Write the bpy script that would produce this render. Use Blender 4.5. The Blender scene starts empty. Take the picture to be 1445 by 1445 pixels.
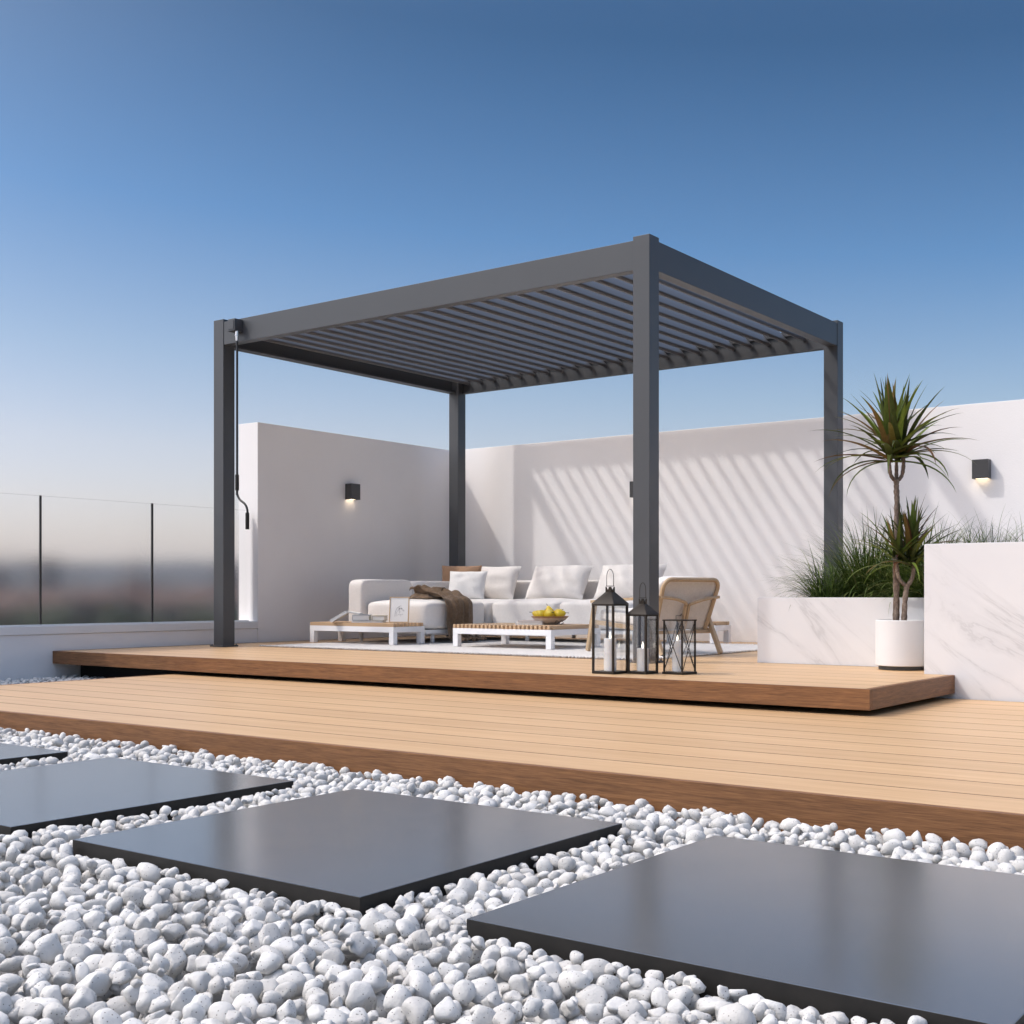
import bpy, bmesh, math, random
import numpy as np
from mathutils import Matrix, Vector, noise
R = math.radians
random.seed(7); rng = np.random.default_rng(7)
scene = bpy.context.scene
COL = scene.collection

# ------------------------------------------------------------------ helpers
def V(*a): return Vector(a)

def box(bm, x0, x1, y0, y1, z0, z1, bev=0.0, M=None, seg=2):
    b = bmesh.new()
    bmesh.ops.create_cube(b, size=1.0)
    sx, sy, sz = x1-x0, y1-y0, z1-z0
    for v in b.verts:
        v.co = Vector((x0+(v.co.x+.5)*sx, y0+(v.co.y+.5)*sy, z0+(v.co.z+.5)*sz))
    if bev > 0:
        bmesh.ops.bevel(b, geom=list(b.edges), offset=min(bev, .45*min(sx, sy, sz)), segments=seg, profile=.6, affect='EDGES')
    merge(bm, b, M)

def merge(bm, b, M=None):
    if M is not None: b.transform(M)
    vs = [bm.verts.new(v.co) for v in b.verts]
    b.verts.index_update()
    for f in b.faces:
        try: nf = bm.faces.new([vs[v.index] for v in f.verts])
        except ValueError: continue
        nf.smooth = f.smooth
    b.free()

def bar(bm, p, q, w, h, up=(0, 0, 1), bev=.002):
    """rectangular bar from p to q; w across, h along 'up'"""
    p, q, up = Vector(p), Vector(q), Vector(up)
    d = (q-p); L = d.length; d.normalize()
    s = d.cross(up).normalized(); u = s.cross(d).normalized()
    M = Matrix((( d.x, s.x, u.x, p.x), (d.y, s.y, u.y, p.y), (d.z, s.z, u.z, p.z), (0, 0, 0, 1)))
    box(bm, 0, L, -w/2, w/2, -h/2, h/2, bev, M)

def tube(bm, pts, rad, n=10, cap=True):
    pts = [Vector(p) for p in pts]
    if not hasattr(rad, '__len__'): rad = [rad]*len(pts)
    t = [(pts[min(i+1, len(pts)-1)]-pts[max(i-1, 0)]).normalized() for i in range(len(pts))]
    a = Vector((0, 0, 1)) if abs(t[0].z) < .9 else Vector((1, 0, 0))
    u = t[0].cross(a).normalized()
    rings = []
    for i, p in enumerate(pts):
        u = (u - t[i]*u.dot(t[i])).normalized(); w = t[i].cross(u)
        rings.append([bm.verts.new(p + (u*math.cos(2*math.pi*k/n)+w*math.sin(2*math.pi*k/n))*rad[i]) for k in range(n)])
    for i in range(len(rings)-1):
        for k in range(n):
            f = bm.faces.new((rings[i][k], rings[i][(k+1) % n], rings[i+1][(k+1) % n], rings[i+1][k])); f.smooth = True
    if cap:
        bm.faces.new(rings[0][::-1]); bm.faces.new(rings[-1])

def bez(pts, n=10):
    """Catmull-Rom through points"""
    P = [Vector(p) for p in pts]; out = []
    for i in range(len(P)-1):
        p0, p1, p2, p3 = P[max(i-1, 0)], P[i], P[i+1], P[min(i+2, len(P)-1)]
        for k in range(n):
            t = k/n
            out.append(.5*((2*p1)+(p2-p0)*t+(2*p0-5*p1+4*p2-p3)*t*t+(3*p1-p0-3*p2+p3)*t**3))
    out.append(P[-1]); return out

def lathe(bm, prof, c=(0, 0, 0), n=40, M=None):
    b = bmesh.new(); rings = []
    for r_, z in prof:
        if r_ < 1e-6: rings.append([b.verts.new((0, 0, z))])
        else: rings.append([b.verts.new((r_*math.cos(2*math.pi*k/n), r_*math.sin(2*math.pi*k/n), z)) for k in range(n)])
    for i in range(len(rings)-1):
        A, B = rings[i], rings[i+1]
        for k in range(n):
            if len(A) == 1 and len(B) == 1: continue
            if len(A) == 1: f = b.faces.new((A[0], B[(k+1) % n], B[k]))
            elif len(B) == 1: f = b.faces.new((A[k], A[(k+1) % n], B[0]))
            else: f = b.faces.new((A[k], A[(k+1) % n], B[(k+1) % n], B[k]))
            f.smooth = True
    T = Matrix.Translation(Vector(c))
    merge(bm, b, T @ M if M is not None else T)

def puff(bm, lx, ly, lz, M, p=3.2, n=22, crown=.0, jitter=.004, seed=0, corner=.0):
    """upholstered block: rounded box lx*ly*lz centred on origin, swollen by crown on +-z"""
    b = bmesh.new()
    bmesh.ops.create_cube(b, size=2.0)
    bmesh.ops.subdivide_edges(b, edges=list(b.edges), cuts=n, use_grid_fill=True)
    for v in b.verts:
        x, y, z = v.co
        # push grid lines outwards for tight edges
        f = lambda a: math.copysign(abs(math.sin(a*math.pi/2))**.85, a)
        x, y, z = f(x), f(y), f(z)
        k = (abs(x)**p*1.0+abs(y)**p+abs(z)**p)
        m = max(abs(x), abs(y), abs(z))
        s = (m/(k**(1/p))) if k > 0 else 1
        s = s if s < 1 else 1
        co = Vector((x*s*lx/2, y*s*ly/2, z*s*lz/2))
        cr = crown*(1-x*x)*(1-y*y)
        if abs(z) > .2: co.z += math.copysign(cr*abs(z), z)
        cn = corner*(abs(x)*abs(y))**4
        co.x -= cn*math.copysign(1, x)*0; 
        nv = noise.noise_vector(co*9+Vector((seed*3.1, seed, 0)))
        co += nv*jitter
        v.co = co
    for f_ in b.faces: f_.smooth = True
    merge(bm, b, M)

def pillow(bm, w, h, th, M, seed=0, n=26):
    """knife-edge pillow w*h, swollen to th; local x=width, y=height, z=thickness"""
    b = bmesh.new(); rows = {}
    for side in (1, -1):
        for i in range(n+1):
            for j in range(n+1):
                if side < 0 and (i in (0, n) or j in (0, n)): rows[side, i, j] = rows[1, i, j]; continue
                u, v = i/n*2-1, j/n*2-1
                g = ((1-abs(u)**2.6)*(1-abs(v)**2.6))**.55
                pinch = 1-.055*(1-abs(v)**2)*abs(u)**3
                pinch2 = 1-.055*(1-abs(u)**2)*abs(v)**3
                x, y = u*w/2*pinch, v*h/2*pinch2
                z = side*th/2*g
                nv = noise.noise(Vector((u*2.2+seed*5, v*2.2, side*.3)))*.09*th*(g+.1)
                wr = math.sin(6*(u+v*.4)+seed)*.02*th*g
                rows[side, i, j] = b.verts.new((x, y, z+nv+wr))
    for side in (1, -1):
        for i in range(n):
            for j in range(n):
                q = [rows[side, i, j], rows[side, i+1, j], rows[side, i+1, j+1], rows[side, i, j+1]]
                f = b.faces.new(q if side > 0 else q[::-1]); f.smooth = True
    merge(bm, b, M)

class Thing:
    def __init__(s, name, label, cat, loc=(0, 0, 0), rz=0, group=None, kind=None):
        o = bpy.data.objects.new(name, None); COL.objects.link(o)
        o.empty_display_size = .1
        o.location = loc; o.rotation_euler = (0, 0, rz)
        s.o = o; s.inv = (Matrix.Translation(Vector(loc)) @ Matrix.Rotation(rz, 4, 'Z')).inverted()
        tag(o, label, cat, group, kind)

def tag(o, label=None, cat=None, group=None, kind=None):
    if label: o['label'] = label
    if cat: o['category'] = cat
    if group: o['group'] = group
    if kind: o['kind'] = kind

def finish(bm, name, mat, sharp=35, smooth=True, weld=False):
    bmesh.ops.recalc_face_normals(bm, faces=list(bm.faces)) if weld else None
    me = bpy.data.meshes.new(name); bm.to_mesh(me); bm.free()
    for m in (mat if isinstance(mat, (list, tuple)) else [mat]): me.materials.append(m)
    if smooth:
        me.shade_smooth()
        me.set_sharp_from_angle(angle=R(sharp))
    return me

def flat_normals(o, sharp, smooth):
    if smooth and sharp <= 60:
        m = o.modifiers.new('weighted_normal', 'WEIGHTED_NORMAL'); m.mode = 'FACE_AREA'; m.weight = 90; m.keep_sharp = True
def part(name, bm, mat, th, sharp=50, parent=None, label=None, smooth=True):
    """th: Thing; geometry given in world coordinates"""
    bm.transform(th.inv)
    o = bpy.data.objects.new(name, finish(bm, name, mat, sharp, smooth)); COL.objects.link(o)
    o.parent = parent or th.o; flat_normals(o, sharp, smooth)
    if label: o['label'] = label
    return o

def single(name, bm, mat, label, cat, loc=(0, 0, 0), group=None, sharp=50, kind=None, smooth=True):
    bm.transform(Matrix.Translation(-Vector(loc)))
    o = bpy.data.objects.new(name, finish(bm, name, mat, sharp, smooth)); COL.objects.link(o)
    o.location = loc; tag(o, label, cat, group, kind); flat_normals(o, sharp, smooth); return o

def copy_tree(o, parent=None):
    c = o.copy(); COL.objects.link(c)
    if parent: c.parent = parent
    for ch in [x for x in COL.objects if x.parent == o and x != c]: copy_tree(ch, c)
    return c

# ------------------------------------------------------------------ materials
def new_mat(name):
    m = bpy.data.materials.new(name); m.use_nodes = True
    nt = m.node_tree; b = nt.nodes['Principled BSDF']
    return m, nt, b
def N(nt, t, **kw):
    n = nt.nodes.new(t)
    for k, v in kw.items():
        if k in n.inputs: n.inputs[k].default_value = v
        else: setattr(n, k, v)
    return n
def ramp(nt, stops, interp='LINEAR'):
    n = nt.nodes.new('ShaderNodeValToRGB'); cr = n.color_ramp; cr.interpolation = interp
    while len(cr.elements) < len(stops): cr.elements.new(.5)
    for e, (p, c) in zip(cr.elements, stops):
        e.position = p; e.color = (*c, 1) if len(c) == 3 else c
    return n
def mix(nt, a, b, fac, typ='MIX'):
    n = nt.nodes.new('ShaderNodeMix'); n.data_type = 'RGBA'; n.blend_type = typ
    for sock, val in ((0, fac), (6, a), (7, b)):
        if hasattr(val, 'is_linked') or hasattr(val, 'links'): nt.links.new(val, n.inputs[sock])
        elif isinstance(val, tuple): n.inputs[sock].default_value = (*val, 1)
        else: n.inputs[sock].default_value = val
    return n.outputs[2]
def coord(nt, scale=(1, 1, 1), kind='Object', rot=(0, 0, 0)):
    tc = nt.nodes.new('ShaderNodeTexCoord'); mp = nt.nodes.new('ShaderNodeMapping')
    mp.inputs['Scale'].default_value = scale; mp.inputs['Rotation'].default_value = rot
    if kind == 'World':
        g = nt.nodes.new('ShaderNodeNewGeometry'); nt.links.new(g.outputs['Position'], mp.inputs[0])
    else: nt.links.new(tc.outputs[kind], mp.inputs[0])
    return mp.outputs[0]
def bump(nt, b, h, strength=.2, dist=.01):
    n = N(nt, 'ShaderNodeBump', Strength=strength, Distance=dist)
    nt.links.new(h, n.inputs['Height']); nt.links.new(n.outputs[0], b.inputs['Normal'])
def noise_tex(nt, vec, scale, detail=4, rough=.55, dist=0):
    n = N(nt, 'ShaderNodeTexNoise', Scale=scale, Detail=detail, Roughness=rough, Distortion=dist)
    nt.links.new(vec, n.inputs['Vector']); return n.outputs[0]

def plain(name, col, rough=.5, metal=0, var=0.0, vscale=6, bumps=0, bscale=200, spec=.5, bdist=.002):
    m, nt, b = new_mat(name)
    b.inputs['Base Color'].default_value = (*col, 1); b.inputs['Roughness'].default_value = rough
    b.inputs['Metallic'].default_value = metal; b.inputs['Specular IOR Level'].default_value = spec
    c = coord(nt, kind='World')
    if var:
        nz = noise_tex(nt, c, vscale, 5)
        lo = tuple(max(0, x*(1-var)) for x in col); hi = tuple(min(1, x*(1+var)) for x in col)
        r = ramp(nt, [(.3, lo), (.7, hi)]); nt.links.new(nz, r.inputs[0]); nt.links.new(r.outputs[0], b.inputs['Base Color'])
    if bumps:
        bump(nt, b, noise_tex(nt, c, bscale, 3), bumps, bdist)
    return m

M_stucco = plain('white_stucco', (.875, .855, .85), .85, var=.02, vscale=1.6, bumps=.25, bscale=90, bdist=.004)
M_cap = plain('cap_stone', (.78, .78, .79), .6, var=.02, vscale=5, bumps=.1, bscale=150)
M_metal = plain('anthracite_powder_coat', (.058, .062, .069), .42, var=.03, vscale=3, bumps=.08, bscale=900, bdist=.0006)
M_louvre = plain('louvre_grey_coat', (.105, .105, .112), .36, var=.02, vscale=3, bumps=.06, bscale=900, bdist=.0006)
M_metal2 = plain('black_powder_coat', (.018, .018, .019), .45, var=.05, bumps=.05, bscale=500, bdist=.001)
M_chrome = plain('chrome', (.75, .75, .76), .18, 1.0)
M_lampbody = plain('lamp_metal', (.055, .054, .055), .4, var=.04, bumps=.05, bscale=600, bdist=.001)
M_white = plain('white_lacquer', (.82, .82, .83), .4, var=.01, bumps=.03, bscale=300, bdist=.001)
M_ceram = plain('white_ceramic', (.69, .695, .71), .45, var=.015, bumps=.05, bscale=120, bdist=.001)
M_soil = plain('soil', (.035, .026, .02), .95, var=.4, vscale=40, bumps=.8, bscale=60, bdist=.01)
M_wax = plain('candle_wax', (.93, .925, .915), .5, var=.01); M_wax.node_tree.nodes['Principled BSDF'].inputs['Subsurface Weight'].default_value = 1.0; M_wax.node_tree.nodes['Principled BSDF'].inputs['Subsurface Scale'].default_value = .25; M_wax.node_tree.nodes['Principled BSDF'].inputs['Subsurface Radius'].default_value = (.03, .028, .025)
M_lantern = plain('lantern_bronze', (.026, .020, .015), .6, metal=0, spec=.25, var=.15, vscale=20, bumps=.06, bscale=200, bdist=.001)
M_under = plain('dark_recess', (.01, .0095, .009), .8)
M_seam = plain('deck_seam', (.05, .03, .018), .8)
M_base = plain('dark_pot_base', (.05, .055, .058), .5)
M_paper = plain('paper', (.78, .77, .74), .7)

def fabric(name, col, weave=700, var=.05, b_=.35):
    m, nt, b = new_mat(name)
    b.inputs['Roughness'].default_value = .95; b.inputs['Specular IOR Level'].default_value = .15
    b.inputs['Sheen Weight'].default_value = .15
    c = coord(nt, kind='World')
    nz = noise_tex(nt, c, 55, 6, .7)
    r = ramp(nt, [(.25, tuple(x*(1-var) for x in col)), (.75, tuple(min(1, x*(1+var)) for x in col))])
    nt.links.new(nz, r.inputs[0]); nt.links.new(r.outputs[0], b.inputs['Base Color'])
    w1 = N(nt, 'ShaderNodeTexVoronoi', Scale=weave); nt.links.new(c, w1.inputs['Vector'])
    ad = N(nt, 'ShaderNodeMath', operation='ADD'); nt.links.new(w1.outputs[0], ad.inputs[0])
    big = noise_tex(nt, c, 14, 3); ml = N(nt, 'ShaderNodeMath', operation='MULTIPLY'); ml.inputs[1].default_value = 3.0
    nt.links.new(big, ml.inputs[0]); nt.links.new(ml.outputs[0], ad.inputs[1])
    bump(nt, b, ad.outputs[0], b_, .003)
    return m
M_sofa = fabric('offwhite_linen', (.80, .765, .735))
M_white_cloth = fabric('white_cotton', (.80, .79, .78))
M_brown_cloth = fabric('tan_brown_cloth', (.36, .22, .135), var=.1)
M_throw = fabric('brown_throw', (.17, .112, .07), weave=350, var=.35, b_=.8)
M_rug = fabric('pale_rug', (.60, .58, .56), weave=120, var=.16, b_=1.0)
M_cane = fabric('woven_cane', (.72, .68, .64), weave=420, var=.10, b_=.8)

def wood(name, c_lo, c_hi, rough=.5, axis=0, gscale=1.0, rnd=.18, bstr=.15, swirl=0.0, contrast=(.25, .75), spec=.4):
    """grain along world axis; per-board tint from face attribute 'rnd'"""
    m, nt, b = new_mat(name)
    b.inputs['Roughness'].default_value = rough; b.inputs['Specular IOR Level'].default_value = spec
    sc = [26*gscale]*3; sc[axis] = 1.2*gscale
    at = N(nt, 'ShaderNodeAttribute', attribute_name='rnd')
    g = nt.nodes.new('ShaderNodeNewGeometry')
    off = N(nt, 'ShaderNodeVectorMath', operation='MULTIPLY_ADD')
    cb = N(nt, 'ShaderNodeCombineXYZ'); nt.links.new(at.outputs['Fac'], cb.inputs[0]); nt.links.new(at.outputs['Fac'], cb.inputs[1])
    off.inputs[1].default_value = (37, 11, 0); nt.links.new(cb.outputs[0], off.inputs[0]); nt.links.new(g.outputs['Position'], off.inputs[2])
    mp = nt.nodes.new('ShaderNodeMapping'); mp.inputs['Scale'].default_value = sc
    nt.links.new(off.outputs[0], mp.inputs[0])
    n1 = noise_tex(nt, mp.outputs[0], 1.0, 6, .65, swirl)
    mp2 = nt.nodes.new('ShaderNodeMapping'); s2 = [140*gscale]*3; s2[axis] = 4*gscale; mp2.inputs['Scale'].default_value = s2
    nt.links.new(off.outputs[0], mp2.inputs[0])
    n2 = noise_tex(nt, mp2.outputs[0], 1.0, 3, .6)
    av = N(nt, 'ShaderNodeMath', operation='MULTIPLY_ADD'); av.inputs[1].default_value = .55
    nt.links.new(n1, av.inputs[0])
    h2 = N(nt, 'ShaderNodeMath', operation='MULTIPLY'); h2.inputs[1].default_value = .45; nt.links.new(n2, h2.inputs[0])
    nt.links.new(h2.outputs[0], av.inputs[2])
    r = ramp(nt, [(contrast[0], c_lo), (contrast[1], c_hi)]); nt.links.new(av.outputs[0], r.inputs[0])
    hs = N(nt, 'ShaderNodeHueSaturation'); nt.links.new(r.outputs[0], hs.inputs['Color'])
    mr = N(nt, 'ShaderNodeMapRange'); mr.inputs[3].default_value = 1-rnd; mr.inputs[4].default_value = 1+rnd
    nt.links.new(at.outputs['Fac'], mr.inputs[0]); nt.links.new(mr.outputs[0], hs.inputs['Value'])
    nt.links.new(hs.outputs[0], b.inputs['Base Color'])
    bump(nt, b, av.outputs[0], bstr, .002)
    return m
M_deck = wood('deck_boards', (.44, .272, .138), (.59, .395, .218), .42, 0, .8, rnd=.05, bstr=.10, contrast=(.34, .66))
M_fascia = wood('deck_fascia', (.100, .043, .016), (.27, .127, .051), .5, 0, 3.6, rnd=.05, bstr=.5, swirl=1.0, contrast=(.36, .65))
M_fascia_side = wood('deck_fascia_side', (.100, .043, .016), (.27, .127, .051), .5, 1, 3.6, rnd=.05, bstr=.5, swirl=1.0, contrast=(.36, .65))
M_slat_y = wood('table_slats', (.42, .27, .15), (.60, .42, .26), .45, 1, 2, rnd=.08)
M_slat_x = wood('table_slats_across', (.42, .27, .15), (.60, .42, .26), .45, 0, 2, rnd=.08)
M_oak = wood('chair_oak', (.37, .26, .155), (.50, .375, .245), .45, 2, 2, rnd=.04)
M_framewood = wood('frame_oak', (.46, .32, .19), (.60, .44, .28), .45, 2, 3, rnd=.04)

def marble():
    m, nt, b = new_mat('white_marble'); b.inputs['Roughness'].default_value = .28
    c = coord(nt, (1, 1, 1), 'World', (0, R(-38), 0))
    mp = nt.nodes.new('ShaderNodeMapping'); mp.inputs['Scale'].default_value = (.55, .8, 2.3); nt.links.new(c, mp.inputs[0])
    n1 = noise_tex(nt, mp.outputs[0], 1.5, 7, .6, .6)
    ab = N(nt, 'ShaderNodeMath', operation='SUBTRACT'); ab.inputs[1].default_value = .5; nt.links.new(n1, ab.inputs[0])
    a2 = N(nt, 'ShaderNodeMath', operation='ABSOLUTE'); nt.links.new(ab.outputs[0], a2.inputs[0])
    r = ramp(nt, [(0, (.57, .575, .59)), (.012, (.67, .675, .69)), (.06, (.725, .73, .745))]); nt.links.new(a2.outputs[0], r.inputs[0])
    n2 = noise_tex(nt, c, 1.1, 4)
    r2 = ramp(nt, [(.42, (1, 1, 1)), (.62, (0, 0, 0))]); nt.links.new(n2, r2.inputs[0])
    o = mix(nt, r.outputs[0], (.725, .73, .745), r2.outputs[0])
    n3 = noise_tex(nt, c, 2.4, 3); r3 = ramp(nt, [(.3, (.93, .93, .945)), (.7, (1, 1, 1))]); nt.links.new(n3, r3.inputs[0])
    nt.links.new(mix(nt, o, r3.outputs[0], 1.0, 'MULTIPLY'), b.inputs['Base Color'])
    return m
M_marble = marble()

def pebble_mat():
    m, nt, b = new_mat('white_pebble'); b.inputs['Roughness'].default_value = .85; b.inputs['Specular IOR Level'].default_value = .25
    c = coord(nt, kind='World')
    at = N(nt, 'ShaderNodeAttribute', attribute_name='rnd')
    base = ramp(nt, [(0, (.50, .492, .48)), (.5, (.585, .58, .568)), (1, (.66, .656, .645))]); nt.links.new(at.outputs['Fac'], base.inputs[0])
    vo = N(nt, 'ShaderNodeTexVoronoi', Scale=190.0); nt.links.new(c, vo.inputs['Vector'])
    r = ramp(nt, [(.14, (1, 1, 1)), (.27, (0, 0, 0))]); nt.links.new(vo.outputs['Distance'], r.inputs[0])
    sp = N(nt, 'ShaderNodeSeparateColor'); nt.links.new(vo.outputs['Color'], sp.inputs[0])
    gt = N(nt, 'ShaderNodeMath', operation='GREATER_THAN'); gt.inputs[1].default_value = .60; nt.links.new(sp.outputs[0], gt.inputs[0])
    mu = N(nt, 'ShaderNodeMath', operation='MULTIPLY'); nt.links.new(r.outputs[0], mu.inputs[0]); nt.links.new(gt.outputs[0], mu.inputs[1])
    o = mix(nt, base.outputs[0], (.22, .21, .20), mu.outputs[0])
    n2 = noise_tex(nt, c, 60, 4); r2 = ramp(nt, [(.3, (.93, .93, .93)), (.7, (1, 1, 1))]); nt.links.new(n2, r2.inputs[0])
    nt.links.new(mix(nt, o, r2.outputs[0], 1.0, 'MULTIPLY'), b.inputs['Base Color'])
    bump(nt, b, noise_tex(nt, c, 190, 6, .7), .6, .004)
    return m
M_pebble = pebble_mat()

def slab_mat():
    m, nt, b = new_mat('polished_dark_slab')
    b.inputs['Base Color'].default_value = (.022, .022, .024, 1)
    b.inputs['IOR'].default_value = 3.8
    c = coord(nt, kind='World')
    n = noise_tex(nt, c, 3, 4); r = ramp(nt, [(.3, (.17, .17, .17)), (.7, (.20, .20, .20))]); nt.links.new(n, r.inputs[0])
    nt.links.new(r.outputs[0], b.inputs['Roughness'])
    n2 = noise_tex(nt, c, 60, 5); r2 = ramp(nt, [(.3, (.088, .087, .088)), (.7, (.104, .103, .103))]); nt.links.new(n2, r2.inputs[0])
    nt.links.new(r2.outputs[0], b.inputs['Base Color'])
    return m
M_slab = slab_mat(); M_slab_edge = plain('slab_sawn_edge', (.008, .0065, .005), .7, var=.3, vscale=30, bumps=.2, bscale=80)

def schlick(nt, k=1.0):
    lw = N(nt, 'ShaderNodeLayerWeight', Blend=.5)
    pw = N(nt, 'ShaderNodeMath', operation='POWER'); pw.inputs[1].default_value = 5; nt.links.new(lw.outputs['Facing'], pw.inputs[0])
    mu = N(nt, 'ShaderNodeMath', operation='MULTIPLY_ADD'); mu.inputs[1].default_value = .9*k; mu.inputs[2].default_value = .04*k
    nt.links.new(pw.outputs[0], mu.inputs[0]); return mu
def thin_glass(name, tint=(.97, .985, .98), rough=.0, refl=1.0):
    m, nt, b = new_mat(name); nt.nodes.remove(b)
    out = nt.nodes['Material Output']
    tr = N(nt, 'ShaderNodeBsdfTransparent'); tr.inputs[0].default_value = (*tint, 1)
    gl = N(nt, 'ShaderNodeBsdfGlossy'); gl.inputs['Roughness'].default_value = rough
    mu = schlick(nt, refl)
    mx = N(nt, 'ShaderNodeMixShader'); nt.links.new(mu.outputs[0], mx.inputs[0]); nt.links.new(tr.outputs[0], mx.inputs[1]); nt.links.new(gl.outputs[0], mx.inputs[2])
    nt.links.new(mx.outputs[0], out.inputs[0])
    return m
M_pane = thin_glass('lantern_glass', (.995, .998, .997), refl=1.8)

def frosted_glass():
    m, nt, b = new_mat('satin_balustrade_glass'); nt.nodes.remove(b)
    out = nt.nodes['Material Output']
    tr = N(nt, 'ShaderNodeBsdfTransparent'); tr.inputs[0].default_value = (.98, .99, .99, 1)
    rf = N(nt, 'ShaderNodeBsdfRefraction', IOR=1.10); rf.inputs['Roughness'].default_value = .22; rf.inputs[0].default_value = (1, 1, 1, 1)
    gl = N(nt, 'ShaderNodeBsdfGlossy'); gl.inputs['Roughness'].default_value = .05
    fr = schlick(nt, .3)
    m1 = N(nt, 'ShaderNodeMixShader'); m1.inputs[0].default_value = .9
    nt.links.new(tr.outputs[0], m1.inputs[1]); nt.links.new(rf.outputs[0], m1.inputs[2])
    m2 = N(nt, 'ShaderNodeMixShader'); nt.links.new(fr.outputs[0], m2.inputs[0]); nt.links.new(m1.outputs[0], m2.inputs[1]); nt.links.new(gl.outputs[0], m2.inputs[2])
    nt.links.new(m2.outputs[0], out.inputs[0]); return m
M_glass = frosted_glass()

def emit(name, col, st):
    m, nt, b = new_mat(name)
    b.inputs['Base Color'].default_value = (.8, .75, .65, 1)
    b.inputs['Emission Color'].default_value = (*col, 1); b.inputs['Emission Strength'].default_value = st
    return m
M_bulb = emit('lamp_lens_lit', (1, .80, .55), 4.5)
M_flame = emit('candle_flame', (1, .92, .78), 3.0)

def leaf_mat(name, stops, rough=.45):
    m, nt, b = new_mat(name); b.inputs['Roughness'].default_value = rough
    at = N(nt, 'ShaderNodeAttribute', attribute_name='rnd')
    r = ramp(nt, stops); nt.links.new(at.outputs['Fac'], r.inputs[0])
    b.inputs['Specular IOR Level'].default_value = .25
    c = coord(nt, (60, 60, 6), 'World'); n = noise_tex(nt, c, 1.5, 3)
    r2 = ramp(nt, [(.3, (.8, .8, .8)), (.7, (1.15, 1.15, 1.15))]); nt.links.new(n, r2.inputs[0])
    col = mix(nt, r.outputs[0], r2.outputs[0], 1.0, 'MULTIPLY')
    nt.links.new(col, b.inputs['Base Color'])
    tl = N(nt, 'ShaderNodeBsdfTranslucent'); nt.links.new(col, tl.inputs[0])
    mx = N(nt, 'ShaderNodeMixShader'); mx.inputs[0].default_value = .22
    out = nt.nodes['Material Output']
    nt.links.new(b.outputs[0], mx.inputs[1]); nt.links.new(tl.outputs[0], mx.inputs[2]); nt.links.new(mx.outputs[0], out.inputs[0])
    return m
M_drac = leaf_mat('dracaena_leaf', [(0, (.035, .045, .014)), (.40, (.075, .095, .022)), (.62, (.15, .22, .035)), (.78, (.15, .10, .03)), (.88, (.09, .035, .02)), (1, (.36, .25, .07))])
M_grass = leaf_mat('ornamental_grass_blade', [(0, (.035, .058, .012)), (.5, (.095, .150, .030)), (.85, (.20, .27, .07)), (1, (.34, .32, .13))])

def bark():
    m, nt, b = new_mat('dracaena_bark'); b.inputs['Roughness'].default_value = .9
    c = coord(nt, (1, 1, 1), 'World')
    mp = nt.nodes.new('ShaderNodeMapping'); mp.inputs['Scale'].default_value = (60, 60, 26); nt.links.new(c, mp.inputs[0])
    n = noise_tex(nt, mp.outputs[0], 1, 6, .7, .8)
    r = ramp(nt, [(.3, (.075, .05, .038)), (.5, (.20, .15, .12)), (.72, (.38, .31, .25))]); nt.links.new(n, r.inputs[0])
    nt.links.new(r.outputs[0], b.inputs['Base Color']); bump(nt, b, n, 1.0, .006); return m
M_bark = bark()

def setrnd(o, vals):
    """per-face float attribute 'rnd'"""
    a = o.data.attributes.new('rnd', 'FLOAT', 'FACE'); a.data.foreach_set('value', np.asarray(vals, dtype=np.float32))

# ------------------------------------------------------------------ camera
TH = R(36.7)
CAMZ = .4026
cam = bpy.data.cameras.new('camera'); co = bpy.data.objects.new('camera', cam); COL.objects.link(co)
co.location = (0, 0, CAMZ); co.rotation_euler = (R(90), 0, TH)
cam.sensor_width = 36; cam.lens = 36*1747/1445; cam.shift_y = (838.5-722.5)/1445
cam.clip_start = .05; cam.clip_end = 30000
scene.camera = co

# ------------------------------------------------------------------ sun and sky
L = Vector((1.18, 1, -1.82)).normalized()
sun = bpy.data.lights.new('sun', 'SUN'); so = bpy.data.objects.new('sun', sun); COL.objects.link(so)
so.rotation_euler = (-L).to_track_quat('Z', 'Y').to_euler()
sun.energy = 2.15; sun.angle = R(2.2); sun.color = (1, .965, .915)
so.location = (-30, -30, 50)
w = bpy.data.worlds.new('World'); scene.world = w; w.use_nodes = True
nt = w.node_tree; bg = nt.nodes['Background']
sky = nt.nodes.new('ShaderNodeTexSky'); sky.sky_type = 'NISHITA'; sky.sun_disc = False
sky.sun_elevation = math.asin(-L.z); sky.sun_rotation = math.atan2(-L.x, -L.y)
sky.altitude = 0; sky.air_density = 1.0; sky.dust_density = 1.6; sky.ozone_density = 2.2
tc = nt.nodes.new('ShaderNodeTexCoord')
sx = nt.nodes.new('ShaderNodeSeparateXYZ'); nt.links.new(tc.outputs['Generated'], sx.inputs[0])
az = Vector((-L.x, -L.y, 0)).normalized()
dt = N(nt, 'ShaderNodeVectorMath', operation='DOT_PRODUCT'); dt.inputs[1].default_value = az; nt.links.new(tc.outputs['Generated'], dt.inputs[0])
ma = N(nt, 'ShaderNodeMath', operation='MULTIPLY_ADD'); ma.inputs[1].default_value = -.075; nt.links.new(dt.outputs['Value'], ma.inputs[0]); nt.links.new(sx.outputs[2], ma.inputs[2])
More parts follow.
